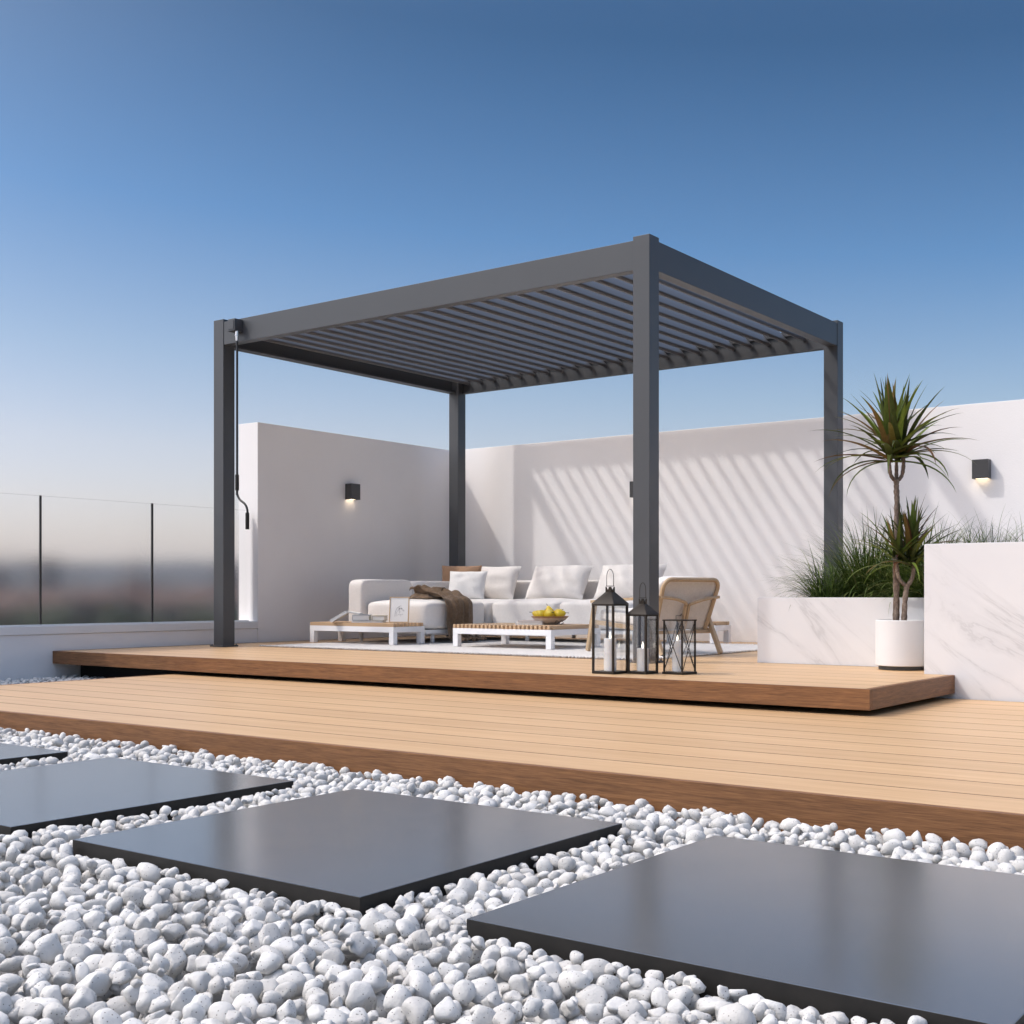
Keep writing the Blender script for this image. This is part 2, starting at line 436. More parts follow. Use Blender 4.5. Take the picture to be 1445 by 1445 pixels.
# haze near horizon thins to deeper blue; overhead sky brightened as added fill light
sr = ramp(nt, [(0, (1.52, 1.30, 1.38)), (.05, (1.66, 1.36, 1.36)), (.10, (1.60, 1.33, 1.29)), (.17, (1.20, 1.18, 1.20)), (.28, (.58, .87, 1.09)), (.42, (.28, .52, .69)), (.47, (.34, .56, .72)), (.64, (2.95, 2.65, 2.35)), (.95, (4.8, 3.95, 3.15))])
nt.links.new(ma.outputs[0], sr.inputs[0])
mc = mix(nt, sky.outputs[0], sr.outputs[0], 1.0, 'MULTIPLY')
# bright veil around the sun
sd = N(nt, 'ShaderNodeVectorMath', operation='DOT_PRODUCT'); sd.inputs[1].default_value = -L; nt.links.new(tc.outputs['Generated'], sd.inputs[0])
mx0 = N(nt, 'ShaderNodeMath', operation='MAXIMUM'); mx0.inputs[1].default_value = 0; nt.links.new(sd.outputs['Value'], mx0.inputs[0])
pw = N(nt, 'ShaderNodeMath', operation='POWER'); pw.inputs[1].default_value = 5.0; nt.links.new(mx0.outputs[0], pw.inputs[0])
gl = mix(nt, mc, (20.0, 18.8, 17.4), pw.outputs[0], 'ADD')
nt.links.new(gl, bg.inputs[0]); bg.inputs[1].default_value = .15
scene.view_settings.view_transform = 'Standard'; scene.view_settings.look = 'None'
scene.view_settings.exposure = -.36; scene.view_settings.gamma = 1
scene.render.engine = 'CYCLES'
cy = scene.cycles
cy.use_denoising = True; cy.max_bounces = 10; cy.diffuse_bounces = 4; cy.glossy_bounces = 4; cy.transmission_bounces = 8; cy.transparent_max_bounces = 16
cy.caustics_reflective = False; cy.caustics_refractive = False; cy.sample_clamp_indirect = 6
cy.volume_bounces = 1; cy.volume_step_rate = 4

# ------------------------------------------------------------------ setting: decks
LD = -.116; GZ = -.245
def deck(name, x0, x1, y0, y1, ztop, thick, sides, recess, mat_edge_front=M_fascia, gap=.009, pitch=.225, base_z=GZ):
    t = bpy.data.objects.new(name, None); COL.objects.link(t); t.location = (x0, y0, ztop); t['kind'] = 'structure'
    class T: pass
    th = T(); th.o = t; th.inv = Matrix.Translation(-Vector((x0, y0, ztop)))
    bm = bmesh.new(); cnt = []
    edge = .03 if sides else 0
    y = y0+.028
    while y < y1-.01:
        ye = min(y+pitch-gap, y1)
        n0 = len(bm.faces); box(bm, x0+edge, x1-edge-.001, y, ye, ztop-.022, ztop, .0006, seg=1); cnt.append(len(bm.faces)-n0)
        y += pitch
    o = part('deck_board', bm, M_deck, th); o.name = 'board_surface'
    r_ = []
    for c in cnt: r_ += [random.random()]*c
    setrnd(o, r_)
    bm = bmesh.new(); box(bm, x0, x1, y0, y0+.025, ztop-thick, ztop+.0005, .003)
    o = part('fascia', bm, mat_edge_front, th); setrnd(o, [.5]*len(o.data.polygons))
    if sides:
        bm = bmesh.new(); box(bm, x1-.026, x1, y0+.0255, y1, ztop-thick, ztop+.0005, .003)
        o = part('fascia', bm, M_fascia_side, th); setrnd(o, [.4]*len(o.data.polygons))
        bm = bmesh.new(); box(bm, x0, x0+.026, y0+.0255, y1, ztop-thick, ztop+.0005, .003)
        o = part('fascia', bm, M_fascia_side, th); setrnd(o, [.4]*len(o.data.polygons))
    bm = bmesh.new(); box(bm, x0+.03, x1-.03, y0+.03, y1-.01, ztop-thick+.004, ztop-.024)
    y = y0+.028+pitch
    while y < y1-.02: box(bm, x0+.03, x1-.03, y-gap-.001, y+.001, ztop-.024, ztop-.0003); y += pitch
    part('joist', bm, M_seam, th)
    bm = bmesh.new(); box(bm, *recess, base_z, ztop-thick-.001)
    part('base', bm, M_under, th)
    return t
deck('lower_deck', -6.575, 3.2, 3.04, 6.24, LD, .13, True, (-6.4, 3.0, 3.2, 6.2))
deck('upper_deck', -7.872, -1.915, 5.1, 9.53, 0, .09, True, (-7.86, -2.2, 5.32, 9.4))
# lower deck runs under the tall planter's foot only; fill gravel bed & roof slab
bm = bmesh.new(); box(bm, -8.4, 9, -5, 10.2, -.6, GZ)
o = single('roof_gravel_bed', bm, plain('gravel_bed', (.42, .41, .40), .9, var=.5, vscale=45, bumps=1.0, bscale=40, bdist=.02), None, None, kind='structure')

# ------------------------------------------------------------------ walls
YB = 9.54
t = Thing('wall', 'tall white stucco wall with one lamp along the left side of the deck', 'wall', (-7.99, 7.015, 0))
bm = bmesh.new(); box(bm, -8.115, -7.875, 7.015, YB+.25, GZ-.2, 1.84, .005); part('wall_face', bm, M_stucco, t)
t = Thing('wall', 'long white stucco wall behind the sofa catching the striped louvre shadows', 'wall', (-3, YB, 0))
bm = bmesh.new(); box(bm, -7.873, 7.5, YB, YB+.24, GZ-.2, 1.836, .005); part('wall_face', bm, M_stucco, t)
t = Thing('parapet_wall', 'low white parapet carrying the glass balustrade at the left edge', 'parapet', (-7.99, 3, GZ))
bm = bmesh.new(); box(bm, -8.10, -7.8755, -5, 7.013, GZ-.2, .118, .006); part('wall_face', bm, M_stucco, t)
bm = bmesh.new(); box(bm, -8.113, -7.866, -5, 7.0135, .1185, .178, .006); part('coping', bm, M_cap, t)

# glass balustrade
t = Thing('glass_balustrade', 'clear frameless glass balustrade with thin dark joints on the low parapet', 'balustrade', (-7.98, 4, .178))
ys = [6.985, 6.03, 5.07, 4.11, 3.15, 2.19, 1.23, .27, -.69, -1.65]
for a, b_ in zip(ys[:-1], ys[1:]):
    bm = bmesh.new(); box(bm, -7.983, -7.971, b_+.008, a-.008, .172, 1.105, .001); part('glass_panel', bm, M_glass, t)
for yj in ys[1:]:
    bm = bmesh.new(); box(bm, -7.986, -7.968, yj-.0065, yj+.0065, .172, 1.107, .001); part('joint_profile', bm, M_metal2, t)
bm = bmesh.new(); box(bm, -8.0, -7.954, -1.7, 6.99, .1785, .186, .001); part('channel', bm, M_cap, t)

# ------------------------------------------------------------------ marble planters
def planter(name, label, x0, x1, y0, y1, z0, z1, wall=.045, soil=.05):
    t = Thing(name, label, 'planter', ((x0+x1)/2, y0, z0))
    bm = bmesh.new(); bmesh.ops.create_cube(bm, size=1)
    for v in bm.verts: v.co = Vector((x0+(v.co.x+.5)*(x1-x0), y0+(v.co.y+.5)*(y1-y0), z0+(v.co.z+.5)*(z1-z0)))
    bm.faces.ensure_lookup_table()
    top = max(bm.faces, key=lambda f: f.calc_center_median().z)
    bmesh.ops.inset_region(bm, faces=[top], thickness=wall)
    for v in top.verts: v.co.z -= .2
    # inset keeps outer ring at rim height: lift a wall down to the sunk face
    rim = [e for e in bm.edges if abs(e.verts[0].co.z-e.verts[1].co.z) > .19 and abs(e.verts[0].co.z-e.verts[1].co.z) < .21]
    part('planter_box', bm, M_marble, t, smooth=False)
    bm = bmesh.new(); box(bm, x0+wall*.9, x1-wall*.9, y0+wall*.9, y1-wall*.9, z1-soil-.03, z1-soil, 0); part('soil', bm, M_soil, t)
    return t
def planter2(label, x0, x1, y0, y1, z0, z1, wall=.045, soil=.05):
    t = Thing('planter', label, 'planter', ((x0+x1)/2, y0, z0))
    b = bmesh.new()
    O = [(x0, y0), (x1, y0), (x1, y1), (x0, y1)]; I = [(x0+wall, y0+wall), (x1-wall, y0+wall), (x1-wall, y1-wall), (x0+wall, y1-wall)]
    ob = [b.verts.new((x, y, z0)) for x, y in O]; ot = [b.verts.new((x, y, z1)) for x, y in O]
    it = [b.verts.new((x, y, z1)) for x, y in I]; ib = [b.verts.new((x, y, z1-soil-.05)) for x, y in I]
    for k in range(4):
        j = (k+1) % 4
        b.faces.new((ob[k], ob[j], ot[j], ot[k])); b.faces.new((ot[k], ot[j], it[j], it[k])); b.faces.new((it[k], it[j], ib[j], ib[k]))
    b.faces.new(ib); b.faces.new(ob[::-1])
    ed = [e for e in b.edges if all(abs(v.co.z-z1) < 1e-5 for v in e.verts) or (e.verts[0] in ob) != (e.verts[1] in ob)]
    bmesh.ops.bevel(b, geom=ed, offset=.003, segments=2, affect='EDGES')
    part('planter_box', b, M_marble, t)
    bm = bmesh.new(); box(bm, x0+wall-.002, x1-wall+.002, y0+wall-.002, y1-wall+.002, z1-soil-.04, z1-soil, 0); part('soil', bm, M_soil, t)
    return t
planter2('low white marble planter of dark green grass behind the potted palm', -3.198, -2.071, 6.706, 9.2, .001, .384)
planter2('tall white marble planter at the right edge of the decks', -2.068, 3.6, 6.256, 8.4, LD-.01, .656)

# ------------------------------------------------------------------ pergola
X0, X1, Y0, Y1, H = -7.511, -3.66, 6.247, 9.187, 2.5
PW = .112
t = Thing('pergola', 'anthracite aluminium pergola with louvred roof over the sofa group', 'pergola', ((X0+X1)/2, (Y0+Y1)/2, 0))
PERG = t
for (x, y) in ((X0, Y0), (X1-PW, Y0), (X0, Y1-PW), (X1-PW, Y1-PW)):
    bm = bmesh.new(); box(bm, x, x+PW, y, y+PW, .0125, H, .004); po = part('post', bm, M_metal, t)
    bm = bmesh.new(); box(bm, x-.02, x+PW+.02, y-.02, y+PW+.02, .0006, .0125, .002)
    for sx in (-.008, PW+.008):
        for sy in (-.008, PW+.008): lathe(bm, [(0, .0185), (.006, .0185), (.007, .0125)], (x+sx, y+sy, 0), 8)
    part('base_plate', bm, M_metal, t, parent=po)
ZB0, ZB1 = 2.303, 2.478
def ybeam(name, ya, yb, inner):   # runs along X
    bm = bmesh.new(); lo, hi = (ya, yb)
    box(bm, X0+PW+.001, X1-PW-.001, lo, hi, ZB0, ZB1, .003)
    if inner > 0: box(bm, X0+PW+.001, X1-PW-.001, hi, hi+inner, ZB0+.002, ZB0+.016, .001); box(bm, X0+PW+.001, X1-PW-.001, hi, hi+inner*.9, ZB1-.04, ZB1-.02, .001)
    else: box(bm, X0+PW+.001, X1-PW-.001, lo+inner, lo, ZB0+.002, ZB0+.016, .001); box(bm, X0+PW+.001, X1-PW-.001, lo+inner*.9, lo, ZB1-.04, ZB1-.02, .001)
    return part('beam', bm, M_metal, t)
ybeam('beam', Y0+.004, Y0+.034, .046)
ybeam('beam', Y1-.034, Y1-.004, -.02)
for xa, s in ((X0+.004, 1), (X1-.034, -1)):
    bm = bmesh.new(); box(bm, xa, xa+.03, Y0+PW+.001, Y1-PW-.001, ZB0, ZB1, .003)
    f0 = xa+.03 if s > 0 else xa-.05
    box(bm, f0, f0+.05, Y0+PW+.001, Y1-PW-.001, ZB0+.002, ZB0+.016, .001)
    part('beam', bm, M_metal, t)
# louvres: cambered aluminium blades, tilted parallel-ish to the sun
pitch = .1535; nl = 23; zc = 2.453
xs0 = X0+.135
ang = R(47)
prof = []
cw = .172
top = [(-cw/2, .004), (-cw/4, .011), (0, .014), (cw/4, .012), (cw/2-.012, .010), (cw/2, .004)]
bot = [(cw/2+.004, -.010), (cw/2-.012, -.022), (cw/2-.026, -.016), (cw/2-.03, -.004), (0, 0.000), (-cw/4, -.002), (-cw/2+.02, -.004), (-cw/2, -.002)]
prof = top+bot
for i in range(nl):
    xc = xs0+i*pitch
    bm = bmesh.new(); ya, yb = Y0+.15, Y1-.065
    ca, sa = math.cos(-ang), math.sin(-ang)
    A = []; B = []
    for (u, v) in prof:
        A.append(bm.verts.new((xc+u*ca-v*sa, ya, zc+u*sa+v*ca))); B.append(bm.verts.new((xc+u*ca-v*sa, yb, zc+u*sa+v*ca)))
    n = len(prof)
    for k in range(n): bm.faces.new((A[k], B[k], B[(k+1) % n], A[(k+1) % n]))
    bm.faces.new(A); bm.faces.new(B[::-1])
    # end caps and pivot pins
    for (yy, s) in ((ya-.0035, -1), (yb+.0035, 1)):
        Mx = Matrix.Translation(V(xc, yy, zc)) @ Matrix.Rotation(ang, 4, 'Y')
        box(bm, -cw/2, cw/2+.004, -.003, .003, -.021, .012, .001, Mx)
        tube(bm, [(xc, yy, zc), (xc, yy+s*(.10 if s < 0 else .03), zc)], .008, 8)
        lp = Mx @ V(cw/2-.016, 0, -.012)
        tube(bm, [lp, lp+V(0, s*.022, 0)], .014, 10)
    bmesh.ops.recalc_face_normals(bm, faces=list(bm.faces))
    part('louvre', bm, M_louvre, t)
# drive rod along back beam that links the blades
bm = bmesh.new(); box(bm, X0+.15, X1-.15, Y1-.05, Y1-.042, 2.44, 2.465, .001); part('link_bar', bm, M_metal, t)
# gear box on the front beam
bm = bmesh.new(); box(bm, -7.262, -7.182, Y0-.075, Y0+.0035, 2.372, 2.465, .006)
box(bm, -7.252, -7.192, Y0-.079, Y0-.075, 2.385, 2.452, .002)
gb = part('gear_box', bm, M_metal, t)
# crank handle (unhooks): its own thing
cx_, cy_ = -7.190, Y0-.045
t = Thing('crank_handle', 'thin dark crank rod hanging from the gear box beside the front left post', 'crank handle', (cx_, cy_, .89))
bm = bmesh.new(); tube(bm, [(cx_, cy_, 2.3715), (cx_, cy_, 2.345), (cx_, cy_, 2.30)], [.014, .013, .010], 14); tube(bm, [(cx_, cy_, 2.343), (cx_, cy_, 2.338)], .017, 14)
part('coupling', bm, M_chrome, t)
bm = bmesh.new(); tube(bm, bez([(cx_, cy_, 2.30), (cx_, cy_, 1.7), (cx_, cy_, 1.20), (cx_, cy_, 1.155), (cx_+.03, cy_, 1.11), (cx_+.085, cy_, 1.075), (cx_+.112, cy_, 1.035), (cx_+.114, cy_, .99), (cx_+.114, cy_, .93)], 8), .0085, 10)
part('rod', bm, M_metal2, t)
bm = bmesh.new(); lathe(bm, [(0, 1.18), (.0135, 1.18), (.0145, 1.185), (.0145, 1.29), (.013, 1.298), (0, 1.298)], (cx_, cy_, 0), 16); part('grip', bm, M_under, t)
bm = bmesh.new(); lathe(bm, [(0, .885), (.0135, .885), (.0145, .89), (.0145, 1.0), (.013, 1.008), (0, 1.008)], (cx_+.114, cy_, 0), 16); part('grip', bm, M_under, t)

# ------------------------------------------------------------------ wall lamps
def wall_lamp(label, p, out, along, w_=.115, d_=.078, h_=.142):
    """p: point on the wall, out: outward normal, along: along wall"""
    p = Vector(p); out = Vector(out); al = Vector(along)
    t = Thing('wall_lamp', label, 'wall lamp', p, group='dark block wall lamps')
    M = Matrix(((al.x, out.x, 0, p.x), (al.y, out.y, 0, p.y), (0, 0, 1, p.z), (0, 0, 0, 1)))
    bm = bmesh.new()
    th_ = .006
    box(bm, -w_/2, w_/2, .001, d_, h_/2-th_, h_/2, .0015, M)
    box(bm, -w_/2, w_/2, d_-th_, d_, -h_/2, h_/2-th_, .001, M)
    for s in (-1, 1):
        a, b_ = sorted((s*w_/2, s*(w_/2-th_)))
        box(bm, a, b_, .001, d_-th_, -h_/2, h_/2-th_, .001, M)
    bmesh.ops.recalc_face_normals(bm, faces=list(bm.faces))
    part('housing', bm, M_lampbody, t)
    bm = bmesh.new(); box(bm, -w_/2+th_+.004, w_/2-th_-.004, .008, d_-th_-.004, -h_/2+.004, -h_/2+.012, .001, M)
    bmesh.ops.recalc_face_normals(bm, faces=list(bm.faces))
    part('lens', bm, M_bulb, t)
wall_lamp('dark wall lamp glowing downward on the shaded left wall above the sofa', (-7.8745, 8.105, 1.327), (1, 0, 0), (0, 1, 0))
wall_lamp('dark wall lamp on the sunlit back wall right of the tall palm', (-2.712, YB-.0005, 1.335), (0, -1, 0), (1, 0, 0), w_=.118)
wall_lamp('wall lamp mostly hidden behind the front right pergola post', (-5.688, YB-.0005, 1.335), (0, -1, 0), (1, 0, 0), w_=.118)

# ------------------------------------------------------------------ rug
t = Thing('rug', 'pale grey woven rug with short fringe under the sofa group', 'rug', (-5.5, 7.6, .0005))
bm = bmesh.new()
rx0, rx1, ry0, ry1 = -7.22, -3.84, 6.47, 8.88
nx, ny = 150, 100
g = {}
for i in range(nx+1):
    for j in range(ny+1):
        x = rx0+(rx1-rx0)*i/nx; y = ry0+(ry1-ry0)*j/ny
        e = min(i, nx-i, j, ny-j)
        z = .011+.0015*noise.noise(V(x*9, y*9, 0)) if e > 0 else .003
        dx = .006*noise.noise(V(y*6, 2, 0)) if i in (0, nx) else 0
        dy = .008*noise.noise(V(x*5, 7, 0)) if j in (0, ny) else 0
        g[i, j] = bm.verts.new((x+dx, y+dy, z))
for i in range(nx):
    for j in range(ny): f = bm.faces.new((g[i, j], g[i+1, j], g[i+1, j+1], g[i, j+1])); f.smooth = True
part('pile', bm, M_rug, t, sharp=60)
bm = bmesh.new()
def tassel(p, d, l):
    q = Vector(p); d = Vector(d)
    tube(bm, [q, q+d*l*.5+V(random.uniform(-.004, .004), random.uniform(-.004, .004), .002), q+d*l+V(random.uniform(-.006, .006), random.uniform(-.006, .006), -.004)], [.005, .0065, .002], 5)
x = rx0
while x < rx1:
    tassel((x, ry0+.004, .008), (0, -1, 0), random.uniform(.026, .042)); x += .026
    tassel((x, ry1-.004, .008), (0, 1, 0), random.uniform(.022, .036))
y = ry0
while y < ry1:
    tassel((rx1-.004, y, .008), (1, 0, 0), random.uniform(.012, .02)); y += .02
o = part('fringe', bm, M_rug, t); o['kind'] = 'stuff'
RZ = .012

# ------------------------------------------------------------------ sofa
t = Thing('sofa', 'off white L shaped modular sofa with a chaise on its left', 'sofa', (-6.3, 8.4, RZ))
I4 = Matrix.Identity(4)
def block(x0, x1, y0, y1, z0, z1, p=7, crown=0, seed=0, jit=.003):
    bm = bmesh.new(); puff(bm, x1-x0, y1-y0, z1-z0, Matrix.Translation(V((x0+x1)/2, (y0+y1)/2, (z0+z1)/2)), p=p, crown=crown, jitter=jit, seed=seed); return bm
# base frame
bm = bmesh.new()
box(bm, -7.26, -6.42, 7.47, 9.22, .088, .118, .003); box(bm, -6.4195, -5.0, 8.28, 9.22, .088, .118, .003)
part('base_frame', bm, M_white, t)
for (x, y) in ((-7.2, 7.55), (-6.48, 7.62), (-7.2, 9.1), (-6.1, 8.40), (-5.4, 8.40), (-5.06, 8.40), (-5.06, 9.1), (-6.1, 9.1)):
    bm = bmesh.new(); tube(bm, [(x, y, RZ+.001), (x, y, .088)], .017, 14); part('leg', bm, M_white, t)
# arm / backrest along the left side in two segments
part('backrest', block(-7.27, -7.09, 7.45, 8.09, .12, .527, 9, seed=1), M_sofa, t)
part('backrest', block(-7.268, -7.092, 8.094, 9.24, .12, .520, 9, seed=2), M_sofa, t)
# back segments
part('backrest', block(-7.09, -6.25, 9.06, 9.245, .12, .527, 9, seed=3), M_sofa, t)
part('backrest', block(-6.247, -5.60, 9.06, 9.243, .12, .527, 9, seed=4), M_sofa, t)
part('backrest', block(-5.597, -5.0, 9.06, 9.245, .12, .527, 9, seed=5), M_sofa, t)
# seat cushions
part('seat_cushion', block(-7.087, -6.397, 7.455, 8.25, .121, .345, 9, .024, 6, .006), M_sofa, t)
part('seat_cushion', block(-7.087, -6.402, 8.254, 9.055, .121, .345, 10, .018, 7, .005), M_sofa, t)
part('seat_cushion', block(-6.399, -5.715, 8.255, 9.055, .121, .347, 10, .022, 8, .005), M_sofa, t)
part('seat_cushion', block(-5.711, -5.0, 8.255, 9.055, .121, .347, 10, .022, 9, .005), M_sofa, t)
# loose cushions
def cushion(name, label, c, w_, h_, th_, lean, rz, mat, seed, group=None):
    M = Matrix.Translation(V(*c)) @ Matrix.Rotation(rz, 4, 'Z') @ Matrix.Rotation(R(90)-lean, 4, 'X')
    bm = bmesh.new(); pillow(bm, w_, h_, th_, M, seed)
    zmin = min(v.co.z for v in bm.verts)
    return single(name, bm, mat, label, 'cushion', (c[0], c[1], zmin), group, sharp=70)
g_ = 'large off white back cushions of the sofa'
cushion('back_cushion', 'off white back cushion behind the white pillow at the sofa corner', (-6.90, 8.91, .500), .62, .34, .19, R(24), R(2), M_sofa, 1, g_)
cushion('back_cushion', 'off white back cushion in the middle of the sofa behind the fruit bowl', (-6.135, 8.91, .502), .62, .34, .20, R(30), R(-1), M_sofa, 2, g_)
cushion('back_cushion', 'off white back cushion partly behind the front right post', (-5.41, 8.91, .502), .63, .34, .20, R(29), R(1), M_sofa, 3, g_)
cushion('throw_pillow', 'tan brown throw pillow behind the white one at the sofa corner', (-7.06, 8.70, .505), .37, .34, .13, R(20), R(30), M_brown_cloth, 4)
cushion('throw_pillow', 'small bright white throw pillow leaning on the brown one', (-6.83, 8.50, .480), .36, .27, .13, R(20), R(17), M_white_cloth, 5)

# brown throw blanket
def blanket():
    bm = bmesh.new()
    path = bez([(-6.78, 0, .372), (-6.66, 0, .378), (-6.52, 0, .378), (-6.43, 0, .362), (-6.382, 0, .30), (-6.372, 0, .20), (-6.368, 0, .10), (-6.362, 0, .03), (-6.31, 0, .024), (-6.22, 0, .024)], 12)
    n = len(path); W = 70; rows = []
    for i, p in enumerate(path):
        f = i/(n-1); row = []
        nxt = path[min(i+1, n-1)]-path[max(i-1, 0)]; nrm = V(-nxt.z, 0, nxt.x).normalized()
        if nrm.x < 0 and nrm.z < 0: nrm = -nrm
        for j in range(W+1):
            v = j/W
            yy = 7.665+v*(.34+.03*math.sin(f*5))+.02*math.sin(f*7+1)
            amp = .010+.006*f
            if f < .28: amp = .034*(1-f/.28)+.012
            k = math.sin(v*23+1.2*math.sin(f*4))*.6+math.sin(v*41+f*3)*.35+noise.noise(V(v*5, f*6, 3))*1.4
            k2 = noise.noise(V(v*9, f*16, 9))*(1.1 if f < .3 else .25)
            off = max(amp*(k+k2)+amp*1.3, .001)
            if f > .86: off = max(.02*(1+noise.noise(V(v*8, f*30, 5))*1.6+k*.4), .002)
            q = p+nrm*off
            row.append(bm.verts.new((q.x+(.05*noise.noise(V(v*4, 1, 1)) if f < .1 else 0), yy, q.z)))
        rows.append(row)
    for i in range(n-1):
        for j in range(W): f_ = bm.faces.new((rows[i][j], rows[i][j+1], rows[i+1][j+1], rows[i+1][j])); f_.smooth = True
    # crumpled heap on the cushion: ridged folds of bunched cloth
    n1, n2 = 64, 40; gr = {}
    for i in range(n1):
        for k in range(n2+1):
            a = i/n1*2*math.pi; f = k/n2
            rx, ry = .165*(1+.22*noise.noise(V(math.cos(a)*1.6, math.sin(a)*1.6, 4))), .185*(1+.25*noise.noise(V(math.cos(a)*1.6, math.sin(a)*1.6, 9)))
            x, y = rx*f*math.cos(a), ry*f*math.sin(a)
            wv = V(x*13, y*13, 2)+noise.noise_vector(V(x*7, y*7, 1))*1.1
            rdg = 1-abs(noise.noise(wv))*2.4; r2 = 1-abs(noise.noise(V(x*24+y*8, y*20, 6)+noise.noise_vector(V(x*9, y*9, 3))))*2.2
            z = (1-f**2.2)*(.026+.030*max(rdg, -.4)+.013*max(r2, -.5))
            gr[i, k] = bm.verts.new((-6.70+x, 7.80+y, .366+max(z, -.004*f)))
    for i in range(n1):
        for k in range(n2):
            ii = (i+1) % n1
            if k == 0:
                f_ = bm.faces.new((gr[i, 0], gr[i, 1], gr[ii, 1]))
            else: f_ = bm.faces.new((gr[i, k], gr[i, k+1], gr[ii, k+1], gr[ii, k]))
            f_.smooth = True
    return bm
bl = single('throw_blanket', blanket(), M_throw, 'crumpled brown throw hanging over the chaise edge down to the rug', 'blanket', (-6.4, 7.85, RZ), sharp=180)
sm = bl.modifiers.new('thickness', 'SOLIDIFY'); sm.thickness = .004; sm.offset = 1

# ------------------------------------------------------------------ slatted tables
def slat_table(label, x0, x1, y0, y1, z1, along, nsl, leg=.046, slat_h=.028, group='white tables with slatted wooden tops'):
    t = Thing('slat_table', label, 'coffee table', ((x0+x1)/2, (y0+y1)/2, RZ), group=group)
    zt = z1-slat_h
    bm = bmesh.new(); n0 = []
    if along == 'y':
        p = (x1-x0)/nsl
        for k in range(nsl):
            c0 = len(bm.faces); box(bm, x0+k*p+.0015, x0+k*p+p*.62, y0, y1, zt+.0005, z1, .002, seg=1); n0.append(len(bm.faces)-c0)
        c0 = len(bm.faces)
        box(bm, x0+.003, x1-.003, y0+.03, y0+.05, zt+.0006, z1-.012, .001, seg=1)
        box(bm, x0+.003, x1-.003, y1-.05, y1-.03, zt+.0006, z1-.012, .001, seg=1)
        n0.append(len(bm.faces)-c0)
        mt = M_slat_y
    else:
        p = (y1-y0)/nsl
        for k in range(nsl):
            c0 = len(bm.faces); box(bm, x0, x1, y0+k*p+.0015, y0+k*p+p*.62, zt+.0005, z1, .002, seg=1); n0.append(len(bm.faces)-c0)
        c0 = len(bm.faces)
        box(bm, x0+.03, x0+.05, y0+.003, y1-.003, zt+.0006, z1-.012, .001, seg=1)
        box(bm, x1-.05, x1-.03, y0+.003, y1-.003, zt+.0006, z1-.012, .001, seg=1)
        n0.append(len(bm.faces)-c0)
        mt = M_slat_x
    o = part('slat_top', bm, mt, t); vals = []
    for c in n0: vals += [random.random()]*c
    setrnd(o, vals)
    bm = bmesh.new(); ap = .042; za = zt-ap
    box(bm, x0, x1, y0, y0+leg*.6, za, zt, .002); box(bm, x0, x1, y1-leg*.6, y1, za, zt, .002)
    box(bm, x0, x0+leg*.6, y0+leg*.6+.0003, y1-leg*.6-.0003, za, zt-.0003, .002); box(bm, x1-leg*.6, x1, y0+leg*.6+.0003, y1-leg*.6-.0003, za, zt-.0003, .002)
    part('apron', bm, M_white, t)
    for (x, y) in ((x0, y0), (x1-leg, y0), (x0, y1-leg), (x1-leg, y1-leg)):
        bm = bmesh.new(); box(bm, x, x+leg, y, y+leg, RZ+.0005, za-.0003, .002); part('leg', bm, M_white, t)
T1Z = .178
slat_table('white table with slatted wood top in front of the chaise, holding books and a frame', -7.32, -6.41, 7.075, 7.443, T1Z, 'x', 9)
slat_table('square white coffee table with slatted wood top holding the fruit bowl', -5.885, -4.99, 7.155, 7.80, T1Z, 'y', 24)
slat_table('slatted table end showing white leg to the right of the armchair', -4.995, -4.56, 8.80, 9.08, .183, 'y', 11)

# ------------------------------------------------------------------ books, frame, bowl
def book_mesh(x0, x1, y0, y1, z0, z1, M=None):
    c = bmesh.new(); ct = .0025
    box(c, x0, x1, y0, y1, z0, z0+ct, .0006, M); box(c, x0, x1, y0, y1, z1-ct, z1, .0006, M); box(c, x0, x0+ct, y0, y1, z0+ct, z1-ct, .0004, M)
    p = bmesh.new(); box(p, x0+ct+.0002, x1-.004, y0+.004, y1-.004, z0+ct+.0003, z1-ct-.0003, 0, M)
    return c, p
def book(label, ctr, rz, lx, ly, h, mat, tilt=0):
    t = Thing('book', label, 'book', ctr, group='books on the slatted tables')
    M = Matrix.Translation(V(*ctr)) @ Matrix.Rotation(rz, 4, 'Z') @ Matrix.Rotation(tilt, 4, 'Y')
    c, p = book_mesh(-lx/2, lx/2, -ly/2, ly/2, 0.0006, h, M)
    part('cover', c, mat, t); part('pages', p, M_paper, t)
Mb1 = plain('book_white', (.80, .79, .77), .6, var=.04); Mb2 = plain('book_bluegrey', (.20, .26, .33), .6, var=.08); Mb3 = plain('book_olive', (.27, .23, .13), .6, var=.08)
Mb4 = plain('book_pink', (.62, .52, .48), .6, var=.05)
book('wide white book at the bottom of the stack on the chaise table', (-6.80, 7.22, T1Z), R(32), .25, .16, .016, Mb1)
book('blue grey book on the left of the white one in the stack', (-6.845, 7.19, T1Z+.0168), R(34), .135, .15, .044, Mb2)
book('olive brown book on the right of the white one in the stack', (-6.725, 7.268, T1Z+.0168), R(30), .10, .13, .038, Mb3)
